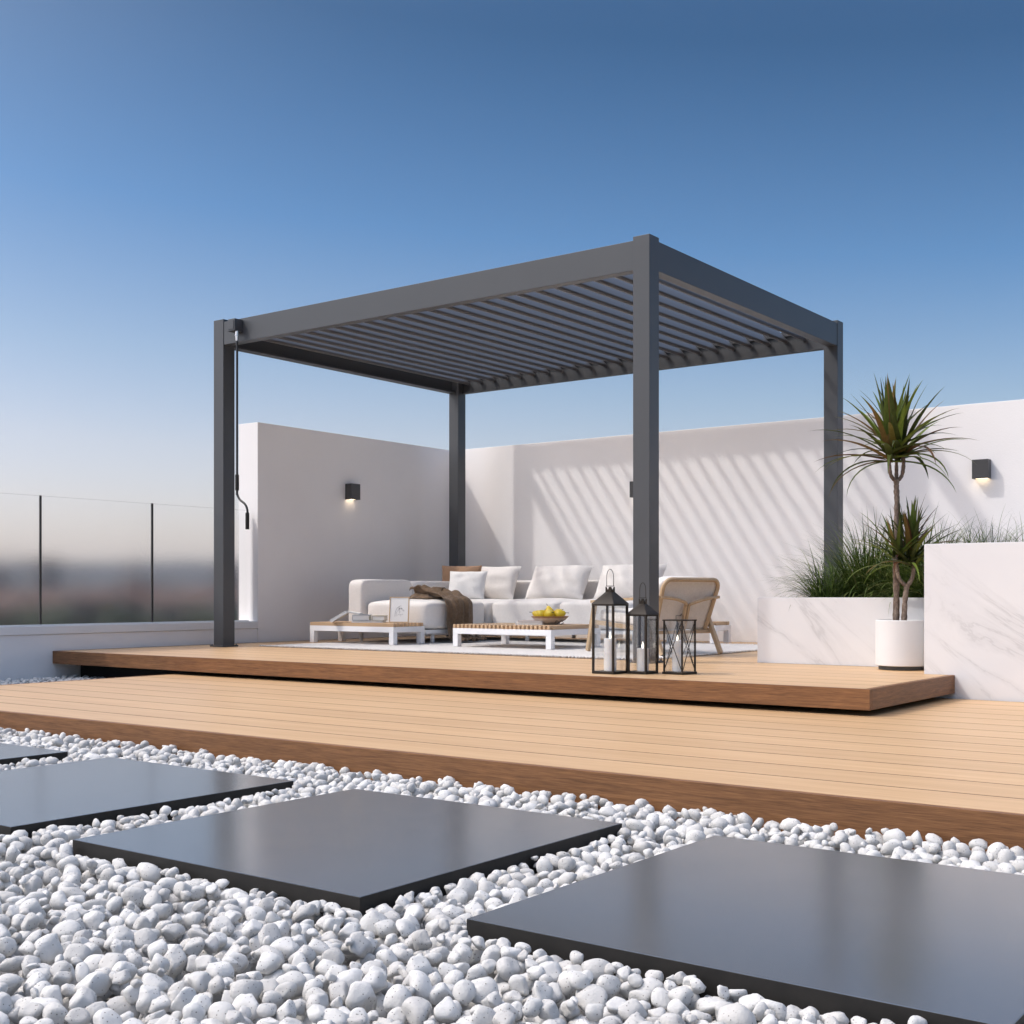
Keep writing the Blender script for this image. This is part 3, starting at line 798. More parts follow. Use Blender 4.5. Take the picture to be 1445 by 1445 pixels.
# open book propped like a tent against the stack
t = Thing('book', 'open white book propped face down against the stack of books', 'book', (-7.0, 7.13, T1Z), group='books on the slatted tables')
Mt = Matrix.Translation(V(-7.065, 7.08, T1Z+.001)) @ Matrix.Rotation(R(34), 4, 'Z')
c, p = book_mesh(0, .150, -.075, .075, .0, .022, Mt @ Matrix.Rotation(R(-30), 4, 'Y'))
part('cover', c, Mb1, t); part('pages', p, M_paper, t)
Mt2 = Mt @ Matrix.Translation(V(.131, 0, .0765))
c, p = book_mesh(0, .10, -.07, .07, .0, .010, Mt2 @ Matrix.Rotation(R(8), 4, 'Y'))
part('cover', c, Mb1, t); part('pages', p, M_paper, t)
book('lower pale book of the pair beside the fruit bowl', (-5.375, 7.455, T1Z), R(20), .21, .155, .016, Mb1)
book('upper pinkish book of the pair beside the fruit bowl', (-5.37, 7.46, T1Z+.0168), R(24), .19, .14, .014, Mb4)

t = Thing('picture_frame', 'light oak frame with a thin ink line sketch standing among the books', 'picture frame', (-6.55, 7.29, T1Z))
fw, fh, fd = .162, .204, .012
Mf = Matrix.Translation(V(-6.545, 7.285, T1Z+.001)) @ Matrix.Rotation(R(24), 4, 'Z') @ Matrix.Rotation(R(-7), 4, 'X')
bm = bmesh.new(); fr = .007
box(bm, -fw/2, fw/2, 0, fd, 0, fr, .001, Mf); box(bm, -fw/2, fw/2, 0, fd, fh-fr, fh, .001, Mf)
box(bm, -fw/2, -fw/2+fr, 0, fd, fr, fh-fr, .001, Mf); box(bm, fw/2-fr, fw/2, 0, fd, fr, fh-fr, .001, Mf)
o = part('frame', bm, M_framewood, t); setrnd(o, [.5]*len(o.data.polygons))
bm = bmesh.new(); box(bm, -fw/2+fr, fw/2-fr, .004, .010, fr, fh-fr, 0, Mf); sh = part('print', bm, plain('print_paper', (.80, .80, .79), .5), t)
bm = bmesh.new()
def ink(pts, r_=.0008):
    tube(bm, [Mf @ V(x*.001, .0035, .03+z*.001) for x, z in [(q.x, q.y) for q in bez([(a, b_, 0) for a, b_ in pts], 6)]], r_, 5)
ink([(-34, 18), (-30, 52), (-18, 84), (2, 100), (18, 104)]); ink([(-22, 20), (-20, 48), (-6, 74), (8, 86)], .0006)
ink([(2, 98), (-4, 84), (4, 74), (-2, 66), (8, 58), (2, 48)], .0008); ink([(14, 92), (22, 80), (30, 74), (26, 64)], .0007)
ink([(6, 86), (10, 82), (6, 78), (3, 82), (6, 86)], .0014); ink([(20, 84), (24, 80), (20, 77), (18, 81)], .0016)
ink([(34, 72), (40, 66), (36, 60)], .0012); ink([(-12, 26), (-4, 34), (8, 30), (16, 18)], .0006); ink([(4, 44), (10, 36), (22, 32), (34, 40)], .0006)
part('drawing', bm, plain('ink', (.06, .06, .08), .6), t, parent=sh)
bm = bmesh.new(); box(bm, -.02, .02, .0, .003, 0, .15, .0005, Mf @ Matrix.Translation(V(0, fd+.001, .01)) @ Matrix.Rotation(R(-8), 4, 'X')); part('stand', bm, M_framewood, t)

BX, BY = -5.262, 7.53
bowl_m, nt_, b_ = new_mat('glazed_bowl'); b_.inputs['Roughness'].default_value = .3
cz = coord(nt_, (1, 1, 1), 'Object'); sp = N(nt_, 'ShaderNodeSeparateXYZ'); nt_.links.new(cz, sp.inputs[0])
nz = noise_tex(nt_, cz, 60, 3); ad = N(nt_, 'ShaderNodeMath', operation='MULTIPLY_ADD'); ad.inputs[1].default_value = .012; nt_.links.new(nz, ad.inputs[0]); nt_.links.new(sp.outputs[2], ad.inputs[2])
rr = ramp(nt_, [(.0, (.62, .58, .53)), (.052, (.60, .52, .46)), (.060, (.34, .19, .11)), (.08, (.28, .15, .08))]); nt_.links.new(ad.outputs[0], rr.inputs[0]); nt_.links.new(rr.outputs[0], b_.inputs['Base Color'])
bm = bmesh.new(); lathe(bm, [(0, .0006), (.052, .0006), (.056, .006), (.085, .016), (.115, .034), (.138, .058), (.141, .062), (.137, .0625), (.112, .040), (.082, .022), (.04, .012), (0, .011)], (BX, BY, T1Z), 56)
single('fruit_bowl', bm, bowl_m, 'shallow cream bowl with brown rim heaped with pears on the coffee table', 'bowl', (BX, BY, T1Z), sharp=60)
pear_m, nt_, b_ = new_mat('pear_skin'); b_.inputs['Roughness'].default_value = .35; b_.inputs['Subsurface Weight'].default_value = .05
cz = coord(nt_, (1, 1, 1), 'Object'); n1 = noise_tex(nt_, cz, 22, 4); rr = ramp(nt_, [(.3, (.58, .38, .015)), (.55, (.74, .55, .03)), (.75, (.76, .62, .07))]); nt_.links.new(n1, rr.inputs[0])
vo = N(nt_, 'ShaderNodeTexVoronoi', Scale=260.0); nt_.links.new(cz, vo.inputs['Vector']); r5 = ramp(nt_, [(.12, (.55, .42, .2)), (.2, (1, 1, 1))]); nt_.links.new(vo.outputs['Distance'], r5.inputs[0])
nt_.links.new(mix(nt_, rr.outputs[0], r5.outputs[0], .35, 'MULTIPLY'), b_.inputs['Base Color'])
stem_m = plain('pear_stem', (.05, .03, .015), .8)
pears = [('yellow pear against the left rim of the bowl', (-.083, -.035, .062), 70, 200, .95), ('yellow pear lying at the front left of the bowl', (-.035, -.055, .064), 62, 40, 1.0),
         ('yellow pear at the front centre of the bowl', (.030, -.052, .066), 75, 330, 1.0), ('yellow pear with a dark stem pointing right over the bowl rim', (.085, .0, .066), 78, 25, 1.0),
         ('yellow pear heaped in the middle with its stem up left', (-.01, .01, .083), 28, 160, .95), ('yellow pear behind the middle one in the bowl', (.045, .045, .070), 60, 90, 1.0), ('yellow pear at the back left of the bowl', (-.055, .045, .064), 55, 140, 1.0)]
for lab, (px, py, pz), tl, az, sc in pears:
    sc *= 1.16; c = V(BX+px, BY+py, T1Z+pz+.011)
    M = Matrix.Translation(c) @ Matrix.Rotation(R(az), 4, 'Z') @ Matrix.Rotation(R(tl), 4, 'Y') @ Matrix.Scale(sc, 4)
    tp = Thing('pear', lab, 'pear', c, group='yellow pears in the bowl')
    bm = bmesh.new(); lathe(bm, [(0, -.030), (.008, -.031), (.020, -.027), (.030, -.013), (.031, 0), (.026, .014), (.018, .026), (.014, .035), (.008, .041), (0, .040)], (0, 0, 0), 24, M); part('flesh', bm, pear_m, tp, sharp=80)
    bm = bmesh.new(); tube(bm, [M @ V(0, 0, .039), M @ V(.001, 0, .05), M @ V(.005, .001, .062)], [.0022, .0018, .0026], 7); part('stem', bm, stem_m, tp)
# small folded napkin ring like object next to the bowl: folded spectacles
t = Thing('spectacles', 'small folded spectacles lying by the right side of the fruit bowl', 'spectacles', (-5.14, 7.50, T1Z))
bm = bmesh.new()
for s in (-1, 1):
    tube(bm, [V(-5.14+s*.02+.016*math.cos(a), 7.47+.004*math.sin(a), T1Z+.0165+.013*math.sin(a)) for a in [k*math.pi/8 for k in range(17)]], .0018, 6)
tube(bm, [(-5.146, 7.47, T1Z+.02), (-5.134, 7.47, T1Z+.02)], .0015, 6)
part('rim', bm, M_metal2, t)
for s in (-1, 1):
    bm = bmesh.new(); tube(bm, bez([(-5.14+s*.036, 7.47, T1Z+.018), (-5.14+s*.030, 7.49, T1Z+.012), (-5.14-s*.03, 7.492, T1Z+.004)], 5), .0014, 6); part('temple', bm, M_metal2, t)

# ------------------------------------------------------------------ armchair
O = V(-3.843, 7.108, RZ); F = V(-.938, .347, 0).normalized(); S = V(.347, .938, 0).normalized()
def P(s, tt, z): return O+S*s+F*tt+V(0, 0, z-RZ)
t = Thing('armchair', 'low oak lounge armchair seen from behind with a woven back panel', 'armchair', (O.x, O.y, RZ))
def oak(name, bm, **k):
    o = part(name, bm, M_oak, t, **k); setrnd(o, [random.random()]*len(o.data.polygons)); return o
def backpt(s, z): return P(s, .125-(z-.16)/.335*.125, z)
hw = .232; z0_, z1_ = .165, .497; rc = .055
pts = []
pts.append((hw-.02, z0_)); pts.append((hw, z1_-rc))
for k in range(1, 6): a = k*math.pi/10; pts.append((hw-rc+rc*math.cos(a), z1_-rc+rc*math.sin(a)))
for k in range(0, 6): a = math.pi/2+k*math.pi/10; pts.append((-hw+rc+rc*math.cos(a), z1_-rc+rc*math.sin(a)))
pts.append((-hw+.02, z0_))
bm = bmesh.new(); tube(bm, [backpt(s, z) for s, z in pts], .0145, 12); oak('back_frame', bm)
# woven panel with slight bow
bm = bmesh.new(); n = 20; gr = {}
for i in range(n+1):
    for j in range(n+1):
        z = z0_+.006+(z1_-.012-z0_)*j/n; lim = hw-.012-.018*(1-j/n)
        if z > z1_-rc: lim -= rc-math.sqrt(max(rc*rc-(z-(z1_-rc))**2, 0))
        s = -lim+2*lim*i/n
        p = backpt(s, z)+F*(.022*(1-(s/hw)**2))
        gr[i, j] = bm.verts.new(p)
for i in range(n):
    for j in range(n): f = bm.faces.new((gr[i, j], gr[i+1, j], gr[i+1, j+1], gr[i, j+1])); f.smooth = True
pn = part('back_panel', bm, M_cane, t, sharp=80); md = pn.modifiers.new('thickness', 'SOLIDIFY'); md.thickness = .006
# bracket behind the back: two curved rails from the centre out to the arms
for s in (-1, 1):
    bm = bmesh.new()
    cpts = bez([P(s*.012, .045, .335), P(s*.05, .022, .352), P(s*.14, .016, .374), P(s*.238, .03, .383)], 8)
    for a, b_ in zip(cpts[:-1], cpts[1:]): pass
    tube(bm, cpts, .011, 10)
    bar(bm, P(s*.013, .05, .338), P(s*.013, .098, .17), .018, .016, up=F)
    oak('back_brace', bm)
    bm = bmesh.new(); bar(bm, P(s*.247, .03, .384), P(s*.256, .74, .352), .034, .018); oak('arm', bm)
    bm = bmesh.new(); bar(bm, P(s*.247, .005, RZ+.002), P(s*.25, .155, .29), .024, .030, up=F); oak('leg', bm)
    bm = bmesh.new(); bar(bm, P(s*.255, .79, RZ+.002), P(s*.262, .70, .345), .024, .030, up=F); oak('leg', bm)
    bm = bmesh.new(); bar(bm, P(s*.232, .10, .165), P(s*.240, .76, .215), .020, .030); oak('seat_rail', bm)
bm = bmesh.new(); bar(bm, P(-.25, .115, .156), P(.25, .115, .156), .028, .022); oak('cross_rail', bm); bm = bmesh.new(); bar(bm, P(-.25, .745, .205), P(.25, .745, .205), .024, .024); oak('cross_rail', bm)
MC = Matrix(((F.x, S.x, 0, 0), (F.y, S.y, 0, 0), (0, 0, 1, 0), (0, 0, 0, 1)))
bm = bmesh.new(); puff(bm, .60, .44, .09, Matrix.Translation(P(0, .46, .243)) @ MC @ Matrix.Rotation(R(-4), 4, 'Y'), p=6, crown=.012, seed=21); part('seat_cushion', bm, M_sofa, t, sharp=80)
bm = bmesh.new(); puff(bm, .085, .42, .30, Matrix.Translation(P(0, .145, .372)) @ MC @ Matrix.Rotation(R(-20), 4, 'Y'), p=6, seed=22); part('back_cushion', bm, M_sofa, t, sharp=80)

# ------------------------------------------------------------------ lanterns and candles
def frame_M(c, rz): return Matrix.Translation(V(*c)) @ Matrix.Rotation(rz, 4, 'Z')
def candle(label, c, r_, h_):
    t = Thing('candle', label, 'candle', c, group='white pillar candles in the lanterns')
    bm = bmesh.new(); lathe(bm, [(0, .0005), (r_-.001, .0005), (r_, .002), (r_, h_-.002), (r_-.002, h_), (r_*.75, h_-.001), (r_*.5, h_-.003), (0, h_-.004)], c, 32); part('wax', bm, M_wax, t, sharp=40)
    bm = bmesh.new(); lathe(bm, [(0, h_-.004), (.004, h_), (.0065, h_+.008), (.005, h_+.018), (.0022, h_+.028), (0, h_+.035)], c, 14); part('flame', bm, M_flame, t, sharp=80)
def lantern(label, c, rz, s, zeave, zneck, zhand, cand_label, cr, chh, coff=(0, 0)):
    t = Thing('lantern', label, 'lantern', c, rz, group='dark metal lanterns at the deck edge')
    M = frame_M(c, rz); h = s/2; pt = .0105
    bm = bmesh.new(); box(bm, -h, h, -h, h, .0008, .013, .0015, M); part('base_plate', bm, M_lantern, t)
    bm = bmesh.new()
    for sx in (-1, 1):
        for sy in (-1, 1):
            x0, x1 = sorted((sx*h, sx*(h-pt))); y0, y1 = sorted((sy*h, sy*(h-pt)))
            box(bm, x0, x1, y0, y1, .0132, zeave-.0082, .0008, M)
    for k in range(4):
        Mk = M @ Matrix.Rotation(k*math.pi/2, 4, 'Z')
        box(bm, -h-.001, h-.0005, -h-.001, -h+pt, zeave-.008, zeave, .0008, Mk)
    part('frame', bm, M_lantern, t)
    # pyramid roof
    bm = bmesh.new(); nk = s*.13; e = h+.004
    A = [bm.verts.new(M @ V(x*e, y*e, zeave+.0004)) for x, y in ((-1, -1), (1, -1), (1, 1), (-1, 1))]
    zr = zneck-.026
    B = [bm.verts.new(M @ V(x*nk, y*nk, zr)) for x, y in ((-1, -1), (1, -1), (1, 1), (-1, 1))]
    for k in range(4): bm.faces.new((A[k], A[(k+1) % 4], B[(k+1) % 4], B[k]))
    bm.faces.new(A[::-1]); bm.faces.new(B)
    # notched crown: on each side two upright prongs with a V between
    for k in range(4):
        Mk = M @ Matrix.Rotation(k*math.pi/2, 4, 'Z')
        for sg in (-1, 1):
            pr = [(sg*nk, zr), (sg*nk, zneck), (sg*nk*.72, zneck), (0, zr+.004), (0, zr)]
            f0 = [bm.verts.new(Mk @ V(x, -nk, z)) for x, z in pr]; f1 = [bm.verts.new(Mk @ V(x*.93, -nk+.003, z)) for x, z in pr]
            bm.faces.new(f0); bm.faces.new(f1[::-1])
            for q in range(5): bm.faces.new((f0[q], f0[(q+1) % 5], f1[(q+1) % 5], f1[q]))
    bmesh.ops.recalc_face_normals(bm, faces=list(bm.faces))
    part('roof', bm, M_lantern, t)
    bm = bmesh.new(); zz = zneck+.004; hr = s*.135
    Mh = Matrix.Translation(V(*c)) @ Matrix.Rotation(R(20), 4, 'Z')
    tube(bm, [Mh @ V(-hr-.004, 0, zz), Mh @ V(hr+.004, 0, zz)], .0018, 8)
    hp = [V(-hr, 0, zz), V(-hr, 0, zz+(zhand-zz)*.5)]
    for k in range(1, 9): a = math.pi-k*math.pi/9; hp.append(V(hr*math.cos(a), 0, zz+(zhand-zz)*.5+(zhand-zz)*.5*math.sin(a)))
    hp += [V(hr, 0, zz+(zhand-zz)*.5), V(hr, 0, zz)]
    tube(bm, [Mh @ p for p in hp], .0016, 8)
    part('handle', bm, M_lantern, t)
    for k in range(4):
        Mk = M @ Matrix.Rotation(k*math.pi/2, 4, 'Z')
        bm = bmesh.new(); box(bm, -h+pt, h-pt, -h+.0025, -h+.0050, .0134, zeave-.0084, 0, Mk); part('glass_pane', bm, M_pane, t)
    cc = M @ V(coff[0], coff[1], .0135)
    candle(cand_label, tuple(cc), cr, chh)
def lc(fx, fy, s, rz):   # centre from front corner (+x,-y corner)
    q = Matrix.Rotation(rz, 4, 'Z') @ V(-s/2, s/2, 0); return (fx+q.x, fy+q.y, .0)
r1 = R(-3)
lantern('tallest dark metal lantern with pyramid roof at the deck edge', lc(-3.298, 5.274, .133, r1), r1, .133, .352, .440, .530, 'tall white candle inside the tallest lantern', .032, .165)
r2 = R(-2)
lantern('middle sized dark metal lantern between the two others', lc(-3.166, 5.372, .114, r2), r2, .114, .300, .380, .461, 'shorter white candle inside the middle lantern', .030, .116, (.0, .0))
# third lantern: flat top with crossed wire sides
r3 = R(-7); s = .118; c = lc(-3.006, 5.452, s, r3)
t = Thing('lantern', 'shortest flat topped lantern with crossed wires on each side', 'lantern', c, r3, group='dark metal lanterns at the deck edge')
M = frame_M(c, r3); h = s/2; pt = .0075; zt = .268
bm = bmesh.new(); box(bm, -h-.004, h+.004, -h-.004, h+.004, .0008, .012, .0015, M); part('base_plate', bm, M_lantern, t)
bm = bmesh.new()
for sx in (-1, 1):
    for sy in (-1, 1):
        x0, x1 = sorted((sx*h, sx*(h-pt))); y0, y1 = sorted((sy*h, sy*(h-pt))); box(bm, x0, x1, y0, y1, .0122, zt, .0008, M)
part('frame', bm, M_lantern, t)
bm = bmesh.new(); box(bm, -h-.003, h+.003, -h-.003, h+.003, zt+.0003, zt+.007, .001, M); part('lid', bm, M_lantern, t)
for k in range(4):
    Mk = M @ Matrix.Rotation(k*math.pi/2, 4, 'Z')
    bm = bmesh.new()
    tube(bm, [Mk @ V(-h+.003, -h+.001, .013), Mk @ V(h-.003, -h+.001, zt-.002)], .0020, 6); tube(bm, [Mk @ V(h-.003, -h+.0036, .013), Mk @ V(-h+.003, -h+.0036, zt-.002)], .0020, 6)
    part('cross_brace', bm, M_lantern, t)
    bm = bmesh.new(); box(bm, -h+pt, h-pt, -h+.0055, -h+.0078, .0124, zt-.0002, 0, Mk); part('glass_pane', bm, M_pane, t)
bm = bmesh.new()
for a, b_ in (((-.022, 0, zt+.007), (-.022, 0, zt+.026)), ((-.022, 0, zt+.026), (.022, 0, zt+.026)), ((.022, 0, zt+.026), (.022, 0, zt+.007)), ((.0, 0, zt+.026), (.016, -.006, zt+.033))):
    tube(bm, [M @ V(*a), M @ V(*b_)], .0014, 7)
q = M @ V(.018, -.006, zt+.034); lathe(bm, [(0, -.004), (.004, 0), (0, .004)], q, 10)
part('handle', bm, M_lantern, t)
candle('thick white candle inside the shortest wire crossed lantern', tuple(M @ V(-.012, -.004, .0125)), .0255, .158)

# ------------------------------------------------------------------ potted dracaena
PX, PY = -2.29, 6.555
t = Thing('plant_pot', 'round white pot on a dark foot holding the tall spiky palm', 'plant pot', (PX, PY, .0005))
bm = bmesh.new(); pr = .132
lathe(bm, [(0, .022), (pr-.003, .022), (pr, .025), (pr, .262), (pr-.003, .265), (pr-.012, .265), (pr-.014, .262), (pr-.014, .235), (0, .235)], (PX, PY, 0), 72); part('pot_body', bm, M_ceram, t, sharp=40)
bm = bmesh.new(); lathe(bm, [(0, .001), (pr-.018, .001), (pr-.016, .003), (pr-.016, .0215), (0, .0215)], (PX, PY, 0), 60); part('foot', bm, M_base, t)
bm = bmesh.new(); lathe(bm, [(pr-.015, .240), (.08, .246), (0, .249)], (PX, PY, 0), 40); part('soil', bm, M_soil, t)
CR = V(math.cos(TH), math.sin(TH), 0); CD = V(-math.sin(TH), math.cos(TH), 0)
def blade(bm, base, az, elev, length, width, droop, nseg=9, fold=.35, vals=None, val=0.0):
    """curved pointed leaf: starts at base, elevation elev, droops by 'droop' radians along its length"""
    d0 = V(math.cos(az), math.sin(az), 0); side = V(-math.sin(az), math.cos(az), 0)
    p = Vector(base); L_ = []; C_ = []; R_ = []
    e = elev
    for i in range(nseg+1):
        f = i/nseg
        wd = width*(min(1, f*7+.35))*(1-f**1.7)**.9*.5
        dirv = d0*math.cos(e)+V(0, 0, 1)*math.sin(e); up = -d0*math.sin(e)+V(0, 0, 1)*math.cos(e)
        C_.append(p.copy()); L_.append(p+side*wd+up*wd*fold); R_.append(p-side*wd+up*wd*fold)
        p = p+dirv*(length/nseg); e -= droop/nseg*(.4+1.2*f)
    n0 = len(bm.faces)
    lv = [bm.verts.new(x) for x in L_[:-1]]; cv = [bm.verts.new(x) for x in C_]; rv = [bm.verts.new(x) for x in R_[:-1]]
    for i in range(nseg-1):
        bm.faces.new((lv[i], cv[i], cv[i+1], lv[i+1])); bm.faces.new((cv[i], rv[i], rv[i+1], cv[i+1]))
    bm.faces.new((lv[-1], cv[-2], cv[-1])); bm.faces.new((cv[-2], rv[-1], cv[-1]))
    if vals is not None: vals += [val]*(len(bm.faces)-n0)
def crown(t, c, n, length, width, seed, spread=.03, up=.0):
    rs = random.Random(seed); bm = bmesh.new(); vals = []
    for i in range(n):
        f = i/n
        az = i*2.39996+rs.uniform(-.3, .3)
        elev = R(86)-f*R(88)+rs.uniform(-.16, .16)+up
        ln = length*(rs.uniform(.8, 1.08))*(.93+.14*f)
        dr = .12+f*1.15*rs.uniform(.55, 1.3)+(.55 if f > .88 else 0)
        b = c+V(rs.gauss(0, spread*.5), rs.gauss(0, spread*.5), -.07*f+rs.uniform(-.02, .02))
        val = min(max(rs.betavariate(1.5, 1.5), 0), 1)
        blade(bm, b, az, elev, ln, width*rs.uniform(.75, 1.2), dr, 10, .4, vals, val)
    o = part('leaf_crown', bm, M_drac, t, sharp=80); setrnd(o, vals)
def at(px, py, w_):  # world point from photo pixel and depth (used only as a ruler for the plant's true shape)
    return V(0, 0, CAMZ)+(CD+CR*((px-722.5)/1747)+V(0, 0, (838.5-py)/1747))*w_
wd = (V(PX, PY, 0)).dot(CD)
t = Thing('dracaena', 'tall dracaena with two spiky leaf heads growing from the white pot', 'potted plant', (PX, PY, .24))
def trunk(pts, r0, r1, n=12, name='trunk', parent=None):
    bm = bmesh.new(); pp = bez(pts, 8); m = len(pp)
    rad = [(r0+(r1-r0)*i/(m-1))*(1+.10*math.sin(i*2.1)+.06*math.sin(i*5.3)) for i in range(m)]
    tube(bm, pp, rad, n); return part(name, bm, M_bark, t, sharp=80, parent=parent)
tr = trunk([at(1264, 888, wd), at(1265, 840, wd+.01), at(1264, 780, wd), at(1266, 720, wd), at(1265, 690, wd), at(1265, 677, wd)], .0175, .0135)
trunk([at(1265, 680, wd), at(1257, 670, wd-.02), at(1255, 650, wd-.02), at(1258, 632, wd-.01)], .010, .010, name='branch', parent=tr)
trunk([at(1265, 680, wd), at(1273, 670, wd+.01), at(1275, 650, wd+.01), at(1272, 632, wd+.01)], .010, .010, name='branch', parent=tr)
trunk([at(1265, 682, wd+.01), at(1265, 655, wd+.03), at(1265, 632, wd+.03)], .010, .009, name='branch', parent=tr)
tr = trunk([at(1275, 888, wd-.03), at(1277, 850, wd-.03), at(1279, 830, wd-.03), at(1280, 824, wd-.03)], .0150, .0125)
trunk([at(1280, 828, wd-.03), at(1270, 818, wd-.03), at(1265, 800, wd-.03), at(1266, 780, wd-.02)], .010, .0095, name='branch', parent=tr)
trunk([at(1280, 828, wd-.03), at(1288, 813, wd-.03), at(1289, 795, wd-.03), at(1286, 775, wd-.03)], .0115, .010, name='branch', parent=tr)
crown(t, at(1258, 632, wd-.01), 48, .43, .036, 3, .03, up=.1); crown(t, at(1271, 632, wd+.02), 42, .41, .035, 11, .03, up=.1)
crown(t, at(1285, 782, wd-.03), 56, .34, .031, 5, .022, up=.2); crown(t, at(1267, 780, wd-.02), 26, .30, .029, 8, .02, up=.2)

# ------------------------------------------------------------------ ornamental grasses
def grass(label, c, n, length, spread, seed, wmax=.0045, lean=None, elo=35):
    rs = random.Random(seed); bm = bmesh.new(); vals = []
    for i in range(n):
        az = rs.uniform(0, 2*math.pi); rr_ = spread*math.sqrt(rs.random())
        b = V(*c)+V(rr_*math.cos(az)*1.0, rr_*math.sin(az), 0)
        az2 = az+rs.gauss(0, .6)
        if lean is not None and rs.random() < .35: az2 = lean+rs.gauss(0, .5)
        elev = R(rs.uniform(elo, 88)); ln = length*rs.uniform(.45, 1.12)
        blade(bm, b, az2, elev, ln, wmax*rs.uniform(.6, 1.2), rs.uniform(.5, 2.2), 8, .3, vals, rs.random()**1.3)
    o = single('ornamental_grass', bm, M_grass, label, 'ornamental grass', c, 'grass clumps in the marble planters', sharp=80); setrnd(o, vals)
zs = .335
grass('dense dark grass clump in the low planter just right of the back post', (-2.76, 7.40, zs), 1300, .58, .15, 1, .0085, elo=22)
grass('arching grass clump at the left end of the low planter crossing the back post', (-2.93, 7.10, zs), 340, .42, .07, 2, .007, lean=math.pi*.9, elo=15)
grass('dense grass clump directly behind the potted palm', (-2.46, 7.30, zs), 900, .60, .16, 3, .0085, elo=22)
grass('grass clump beside the tall planter wall at right of the low planter', (-2.20, 7.00, zs), 800, .50, .10, 4, .008, elo=22)
zs = .608
grass('sparse grass tuft above the left corner of the tall planter', (-1.90, 6.75, zs), 150, .30, .12, 5, .0035)
grass('thin grass tuft over the tall planter left of its middle tuft', (-1.70, 6.95, zs), 130, .29, .12, 6, .0035)
grass('thin upright grass tuft below the right wall lamp', (-1.50, 7.15, zs), 120, .30, .12, 7, .0035)
grass('sparse low grass tuft at the right edge of the photo', (-1.22, 7.1, zs), 120, .26, .13, 8, .0035)

# ------------------------------------------------------------------ dark slabs
SX = [-4.87, -3.70, -2.53, -1.36]; SY0, SY1, SW = 1.69, 2.625, .915; SZ = -.165
labs = ['dark polished stepping slab cut by the left edge of the photo', 'dark polished stepping slab second from the left reflecting blue sky', 'dark polished stepping slab in the middle with a warm grey reflection', 'largest looking dark slab at the lower right with two dim vertical reflections']
for x, lab in zip(SX, labs):
    bm = bmesh.new(); box(bm, x, x+SW, SY0, SY1, SZ-.06, SZ, .003)
    o = single('stepping_slab', bm, [M_slab, M_slab_edge], lab, 'paving slab', (x+SW/2, (SY0+SY1)/2, SZ-.06), 'dark slabs in the white gravel')
    for p_ in o.data.polygons: p_.material_index = 0 if p_.normal.z > .3 else 1

# ------------------------------------------------------------------ white pebbles (one stuff mesh)
def ico(sub):
    b = bmesh.new(); bmesh.ops.create_icosphere(b, subdivisions=sub, radius=1)
    v = np.array([x.co[:] for x in b.verts]); b.verts.index_update(); f = np.array([[q.index for q in x.verts] for x in b.faces]); b.free(); return v, f
def pebble_variants(sub, n):
    v0, f = ico(sub); out = []
    for _ in range(n):
        k = rng.integers(8, 13)
        nr = rng.normal(size=(k, 3)); nr /= np.linalg.norm(nr, axis=1)[:, None]
        hgt = rng.uniform(.56, .95, k)
        dt = v0 @ nr.T
        rad = np.where(dt > .05, hgt/np.maximum(dt, .05), 9)
        rad = np.concatenate([rad, np.ones((len(v0), 1))*1.02], 1)
        pk = 60.0
        r_ = (rad**-pk).sum(1)**(-1/pk)
        v = v0*r_[:, None]*np.array([1.0, rng.uniform(.72, .98), rng.uniform(.62, .88)])
        v += .03*np.sin(v[:, [1, 2, 0]]*5+rng.uniform(0, 6, 3))
        out.append(v)
    return out, f
hi, fhi = pebble_variants(3, 36); lo, flo = pebble_variants(2, 30)
def rot_rand():
    q = rng.normal(size=4); q /= np.linalg.norm(q); w_, x, y, z = q
    return np.array([[1-2*(y*y+z*z), 2*(x*y-z*w_), 2*(x*z+y*w_)], [2*(x*y+z*w_), 1-2*(x*x+z*z), 2*(y*z-x*w_)], [2*(x*z-y*w_), 2*(y*z+x*w_), 1-2*(x*x+y*y)]])
# heap by dropping stones on a height grid
cell = .006; gx0, gx1, gy0, gy1 = -8.0, 1.4, .5, 5.35
HG = np.full((int((gx1-gx0)/cell)+1, int((gy1-gy0)/cell)+1), GZ, dtype=np.float32)
def forbid(x0, x1, y0, y1):
    a, b_ = max(0, int((x0-gx0)/cell)), int((x1-gx0)/cell); c_, d_ = max(0, int((y0-gy0)/cell)), int((y1-gy0)/cell)
    HG[a:b_+1, c_:d_+1] = 9
for x in SX: forbid(x+.003, x+SW-.003, SY0+.003, SY1-.003)
forbid(-6.575, gx1, 3.04, gy1); forbid(gx0, -7.875, gy0, gy1); forbid(-7.87, -6.4, 5.3, gy1)
pos = []
dl = (-math.sin(TH), math.cos(TH)); rl = (math.cos(TH), math.sin(TH))
def inview(x, y):
    w_ = x*dl[0]+y*dl[1]; l = x*rl[0]+y*rl[1]
    return w_ > 1.15 and abs(l) < .47*w_+.35
ncand = 0
def drop(x, y, r_, maxz):
    i, j = int((x-gx0)/cell), int((y-gy0)/cell); k = int(r_*.85/cell)
    if i-k < 0 or j-k < 0 or i+k >= HG.shape[0] or j+k >= HG.shape[1]: return
    pt = HG[i-k:i+k+1, j-k:j+k+1]
    if pt.max() > 5: return
    ax = np.arange(-k, k+1)*cell
    d2 = (ax[:, None]**2+ax[None, :]**2)/(r_*r_)
    ins = d2 < .8
    dome = np.sqrt(np.maximum(1-d2, 0))*r_*.78
    base = (pt+dome)[ins]
    zc_ = np.percentile(base, 78)          # settle a little into the neighbours
    if zc_+r_*.78 > maxz: return
    np.maximum(pt, np.where(d2 < 1, zc_+dome, -9), out=pt)
    pos.append((x, y, zc_, r_))
area_x = (-7.95, 1.3)
